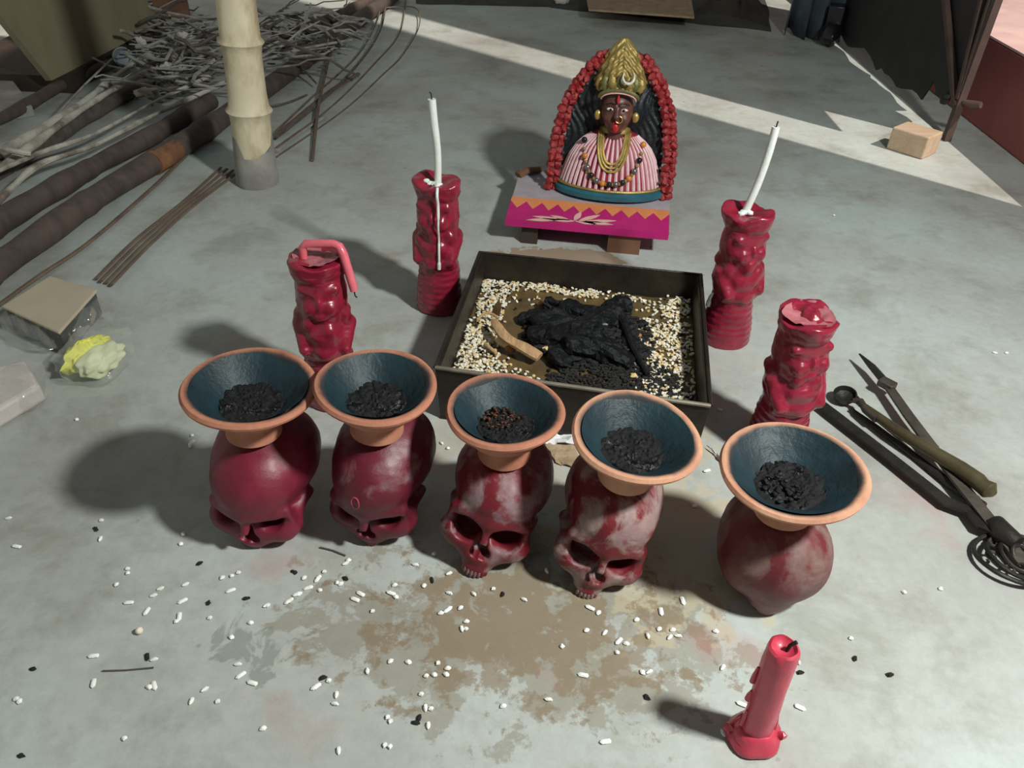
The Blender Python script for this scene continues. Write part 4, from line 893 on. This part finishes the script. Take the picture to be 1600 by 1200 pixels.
# plywood board
A=at(81,126,.05); B=at(252,38,.05); A2=ony(-40,-26,A.y-.15); B2=ony(205,-40,B.y-.1)
nA=(B-A).cross(A2-A).normalized(); 
if nA.x<0: nA=-nA
c=(A+B)/2; brd=tag(obj('plywood_board',slab([p-c for p in (A,B,B2,A2)],.02,nA),'ply',None,c,smooth=False),'large tan plywood board leaning at the top left','board')
tag(obj('board_shade_box',MB().box((0,0,0),(.40,.75,.05)),'dark_wood',None,(A.x-.17,A.y+.42,.025),smooth=False),'dark flat box added for the shade beneath the plywood board','shade box')  # dark box placed where only shade lies below the board
q=[at(-60,120,.03),at(20,125,.03),at(50,165,.03),at(-60,185,.03)]; c=sum(q,Vector())/4; c.z=0
tag(obj('cement_slab',hull([v-c for v in q],[Vector(((v-c).x,(v-c).y,0)) for v in q]),'bamboo_grey',None,c,smooth=False,bevel=.003),'grey cement slab on the floor at the far left','slab')
tag(obj('small_crate',MB().box((0,0,0),(.13,.12,.10)).box((0,0,.055),(.15,.14,.012)),'brown_wood',None,at(262,30,.0)+Vector((0,.06,.05)),(0,0,R_(20)),smooth=False,bevel=.003),'small brown wooden box behind the plywood board','box')
#HERE_RIGHT
# ---------------------------------------------------------------- door leaf at the right, things at the back
LX=1.245; LY=2.33; LL=1.6; LH=3.7; lean=0
dl=thing('metal_door_leaf','black sheet door leaf in a brown angle-iron frame, standing open at the right','door',(LX,LY,0))
def lp(y,z,x=0): return Vector((x,y+lean*z,z))
vs=[];n=40
random.seed(5)
lowz=[.055+.05*mn.noise(Vector((i*.23,2,0)))+.03*mn.noise(Vector((i*.9,5,0)))+.012*random.random()+ (0.02 if i<3 else 0) for i in range(n+1)]
for i in range(n+1): vs+= [lp(LL*i/n,lowz[i]*.8-.01+(.05 if i<6 else .0)),lp(LL*i/n,LH)]
fs=[(2*i,2*i+2,2*i+3,2*i+1) for i in range(n)]; m_=len(vs); vs=[Vector(v) for v in vs]; vs2=[v+Vector((.006,0,0)) for v in vs]
ed=[(2*i+2,2*i,m_+2*i,m_+2*i+2) for i in range(n)]+[(2*i+1,2*i+3,m_+2*i+3,m_+2*i+1) for i in range(n)]+[(0,1,m_+1,m_),(2*n+1,2*n,m_+2*n,m_+2*n+1)]
obj('sheet',MB().add(vs+vs2,fs+[tuple(m_+q for q in reversed(f)) for f in fs]+ed),'sheet',dl,smooth=False,label='black sheet with a ragged lower edge')
obj('sun_block_flap',MB().box((.0,-.105,2.1),(.006,.21,3.2)),'sheet',dl,smooth=False)  # unseen flap added above the view to block sun beside the floor stripe
def bar(a,b,w=.03,nm='frame_bar'): 
    a=Vector(a);b=Vector(b); obj(nm,MB().tube([a,b],w*.7,4,1,up=Vector((1,0,0))),'angle',dl,smooth=False)
bar(lp(0,.0,-.004),lp(0,LH,-.004),.020,'front_stile'); bar(lp(LL,.06,-.004),lp(LL,LH,-.004),.030,'rear_stile')
bar(lp(.0,LH-.02,-.004),lp(LL,LH-.02,-.004),.03,'top_rail')
bar(lp(.0,.10,-.012),lp(.62,.62,-.012),.016,'brace'); bar(lp(0,.12,-.012),lp(.16,.75,-.012),.014,'brace'); bar(lp(.0,.14,-.012),lp(.07,.95,-.012),.010,'brace')
obj('latch_lug',MB().tube([lp(-.01,.115,0),lp(-.035,.115,.02),lp(-.05,.12,.03)],[.007,.012,.009],10),'angle',dl,label='rounded latch lug')
obj('cement_drip',MB().ball(lp(.06,.10,-.02),(.012,.03,.014),8,.6,3).ball(lp(.05,.11,-.02),(.01,.016,.012),8,.6,6),'sheet',dl)
# wood block
q=[at(1384,232),at(1440,250),at(1462,218),at(1412,200)]
c=sum(q,Vector())/4; c.z=0; q=[v-c for v in q]
e=(q[1]-q[0]); pd=Vector((-e.y,e.x,0)).normalized()*.085; Q=[q[0],q[1],q[1]+pd,q[0]+pd]
tag(obj('wood_block',hull([v+Vector((0,0,.062)) for v in Q],Q),'wood_block',None,c,smooth=False,bevel=.004),'raw wooden block wedged on the floor under the door leaf','block')
# hanging bluish cloth beside the leaf
vs=[];fs=[];n=22; cA=at(1236,66); cB=at(1318,74)
for j in range(9):
    for i in range(n+1):
        u=i/n; z=j*.09; q=cA.lerp(cB,u); vs.append(Vector((q.x+.01*math.sin(u*9+j*.3),q.y+.05*math.sin(u*19)+.02*math.sin(u*37+j*.2)+.1,z+.004+.02*max(0,math.sin(u*23))*(j==0))))
for j in range(8):
    for i in range(n): a=j*(n+1)+i; fs.append((a,a+1,a+n+2,a+n+1))
o=obj('hanging_cloth',MB().add([v-cA for v in vs],fs),'cloth_blue',None,cA); s_=o.modifiers.new('solid','SOLIDIFY'); s_.thickness=.004
tag(o,'bluish grey cloth hanging to the floor beside the door leaf','cloth')
tag(obj('dark_boot',MB().ball((0,0,.045),(.04,.075,.045),14,.2,2).box((0,.03,.10),(.06,.07,.09)),'black_paint',None,at(1290,68)+Vector((0,-.03,0)),(0,0,R_(-20)),bevel=.004),'dark bundle at the foot of the bluish cloth','bundle')
# dark tarp and cardboard at the back
def heap(x0,y0,x1,y1,x2,y2,x3,y3,h,sd,m,name,lab,cat):
    P=[at(x0,y0),at(x1,y1),at(x2,y2),at(x3,y3)]; c=sum(P,Vector())/4; n=20; vs=[];fs=[]
    for j in range(n+1):
        for i in range(n+1):
            u,v=i/n,j/n; q=P[0].lerp(P[1],u).lerp(P[3].lerp(P[2],u),v)-c; e=min(1,6*min(u,1-u,v,1-v))
            vs.append((q.x+.02*mn.noise(Vector((u*5,v*5,sd))),q.y+.03*mn.noise(Vector((u*5,v*5,sd+3))),.002+e*h*(.6+.6*mn.noise(Vector((u*7,v*3,sd+7))))))
    for j in range(n):
        for i in range(n): a=j*(n+1)+i; fs.append((a,a+1,a+n+2,a+n+1))
    return tag(obj(name,MB().add(vs,fs),m,None,(c.x,c.y,0)),lab,cat)
heap(860,12,1205,50,1190,-40,850,-60,.05,1,'cloth_dark','dark_tarpaulin','dark crumpled tarpaulin on the floor at the top','tarpaulin')
heap(1085,28,1200,44,1185,-10,1080,-20,.09,6,'dark_wood','brown_sack','dull brown sack lying on the dark tarpaulin','sack')
p=[at(920,14,.06),at(1085,26,.06),at(1080,-2,.06),at(915,-12,.06)]; c=sum(p,Vector())/4
tag(obj('cardboard_sheet',hull([v-c for v in p],[v-c-Vector((0,0,.008)) for v in p]),'cement_scrap',None,c,smooth=False),'brown cardboard sheet lying on the dark tarpaulin','cardboard')
heap(650,6,880,12,880,-60,640,-60,.04,9,'cloth_dark','dark_cloth','dark cloth lying on the floor at the top middle','cloth')
tag(obj('stone_lump',MB().ball((0,0,.02),(.03,.022,.022),12,.5,2),'pale_pack',None,at(878,8)),'small pale lump before the dark tarpaulin at the top','lump')
#HERE_RICE
# ---------------------------------------------------------------- puffed rice and crumbs on the floor
random.seed(11)
Z6=[(40,28),(80,160),(470,125),(475,38),(598,265),(598,285),(545,338),(720,390),(752,358),(857,415),(870,338),(840,488),(825,512),(688,463),(848,148),(858,103),(1085,298),(1118,283),(983,495),(1175,517),(1250,437),(1355,415),(1445,353),(1395,383),(440,673),(722,690),(437,800),(75,875),(92,885),(700,818),(722,812),(897,885),(1020,887),(960,830),(1185,800),(1115,712),(1130,762),(1233,1012),(582,1060),(1480,817),(1435,165),(1340,168),(1400,105),(1368,130),(1490,310),(605,423),(1085,585)]
Z7=[(108,37),(182,37),(513,45),(562,57),(637,57),(835,90),(950,27),(690,127),(222,143),(228,187),(290,160),(187,178),(375,200),(495,168),(500,210),(690,197),(778,200),(848,182),(958,220),(685,257),(660,268),(752,298),(750,325),(735,325),(1195,250),(1410,197),(1430,93),(1440,325),(1400,350),(1478,355),(1508,350),(40,242),(150,200),(120,225),(545,443),(650,447),(685,465),(680,487),(608,493),(637,488),(590,558),(605,607),(625,610),(615,670),(470,640),(480,655),(460,740),(478,745),(295,760),(282,592),(287,560),(215,530),(260,510),(25,680),(480,440),(1170,490),(1380,480),(1405,478),(1045,577),(883,600),(1250,727),(398,475),(330,80),(445,15)]
PX=[(x/3,800+y/3) for x,y in Z6]+[(400+x*.4375,840+y*.4375) for x,y in Z7]
PX+=[(1555,551),(1573,551),(1303,336),(1310,741),(1177,949),(1212,951),(1125,640),(1165,673),(690,692),(560,706),(575,718),(300,680),(297,695),(120,655),(35,500),(472,790),(468,800),(480,768),(700,700),(1250,1105),(1247,1033),(1160,1100),(1330,997),(1085,790),(300,690),(500,840),(530,830),(930,738),(1105,735),(600,700),(540,880),(1130,1145),(1470,920),(1413,925),(1080,715)]
for k in range(14): PX.append((random.gauss(520,130),random.gauss(905,45)))
for k in range(14): PX.append((random.uniform(860,1130),random.gauss(985,30)))
gms=[MB().ball((0,0,0),(.0048*s,.0025*(1+.1*q),.0021),8,.5,q).mesh('rice_grain',True,M['rice_white']) for q,s in enumerate((1,.8,1.15,.65))]
def blocked(p):
    for s in skulls:
        if (p.x-s['p'][0])**2+(p.y-s['p'][1]+.01)**2<.072**2: return True
    return (p.x-.269)**2+(p.y-.45)**2<.026**2
for k,(x,y) in enumerate(PX):
    p=at(x,y,.002)
    if blocked(p): continue
    o=link('rice_grain',gms[random.randrange(4)],None,p,(random.uniform(-.1,.1),random.uniform(-.1,.1),random.gauss(.6,.9)))
    tag(o,'white grain of rice lying loose on the bare floor','rice grain','loose rice grains on the floor')
tag(obj('chickpea',MB().ball((0,0,.0045),.0045,12,.15),'grain',None,at(219,989)),'single round pale pea on the floor at lower left','pea')
for k,(x,y) in enumerate([(52,1046),(312,881),(230,1027),(34,1182),(784,0),(675,907),(650,1130),(457,797),(785,930),(540,905),(385,936),(326,943),(460,895),(505,1060),(655,1122),(1010,1090),(1390,1055),(1335,1030),(150,828),(1250,1052)]):
    if y<10: continue
    o=obj('dark_crumb',MB().ball((0,0,.0015),(.0045,.0028,.0017),8,.7,k),'ash',None,at(x,y),(0,0,k)); tag(o,'small dark crumb lying loose on the bare floor','crumb','dark crumbs on the floor')
pstick('thin_twig','thin dark twig line lying on the floor at lower left','twig',[at(160,1048,.002),at(195,1047,.002),at(240,1043,.002)],.0009,'twig_dark',n=5)
pstick('thin_twig','short dark twig on the floor before the second skull','twig',[at(500,855,.002),at(520,860,.002),at(540,868,.002)],.0011,'twig_dark',n=5)
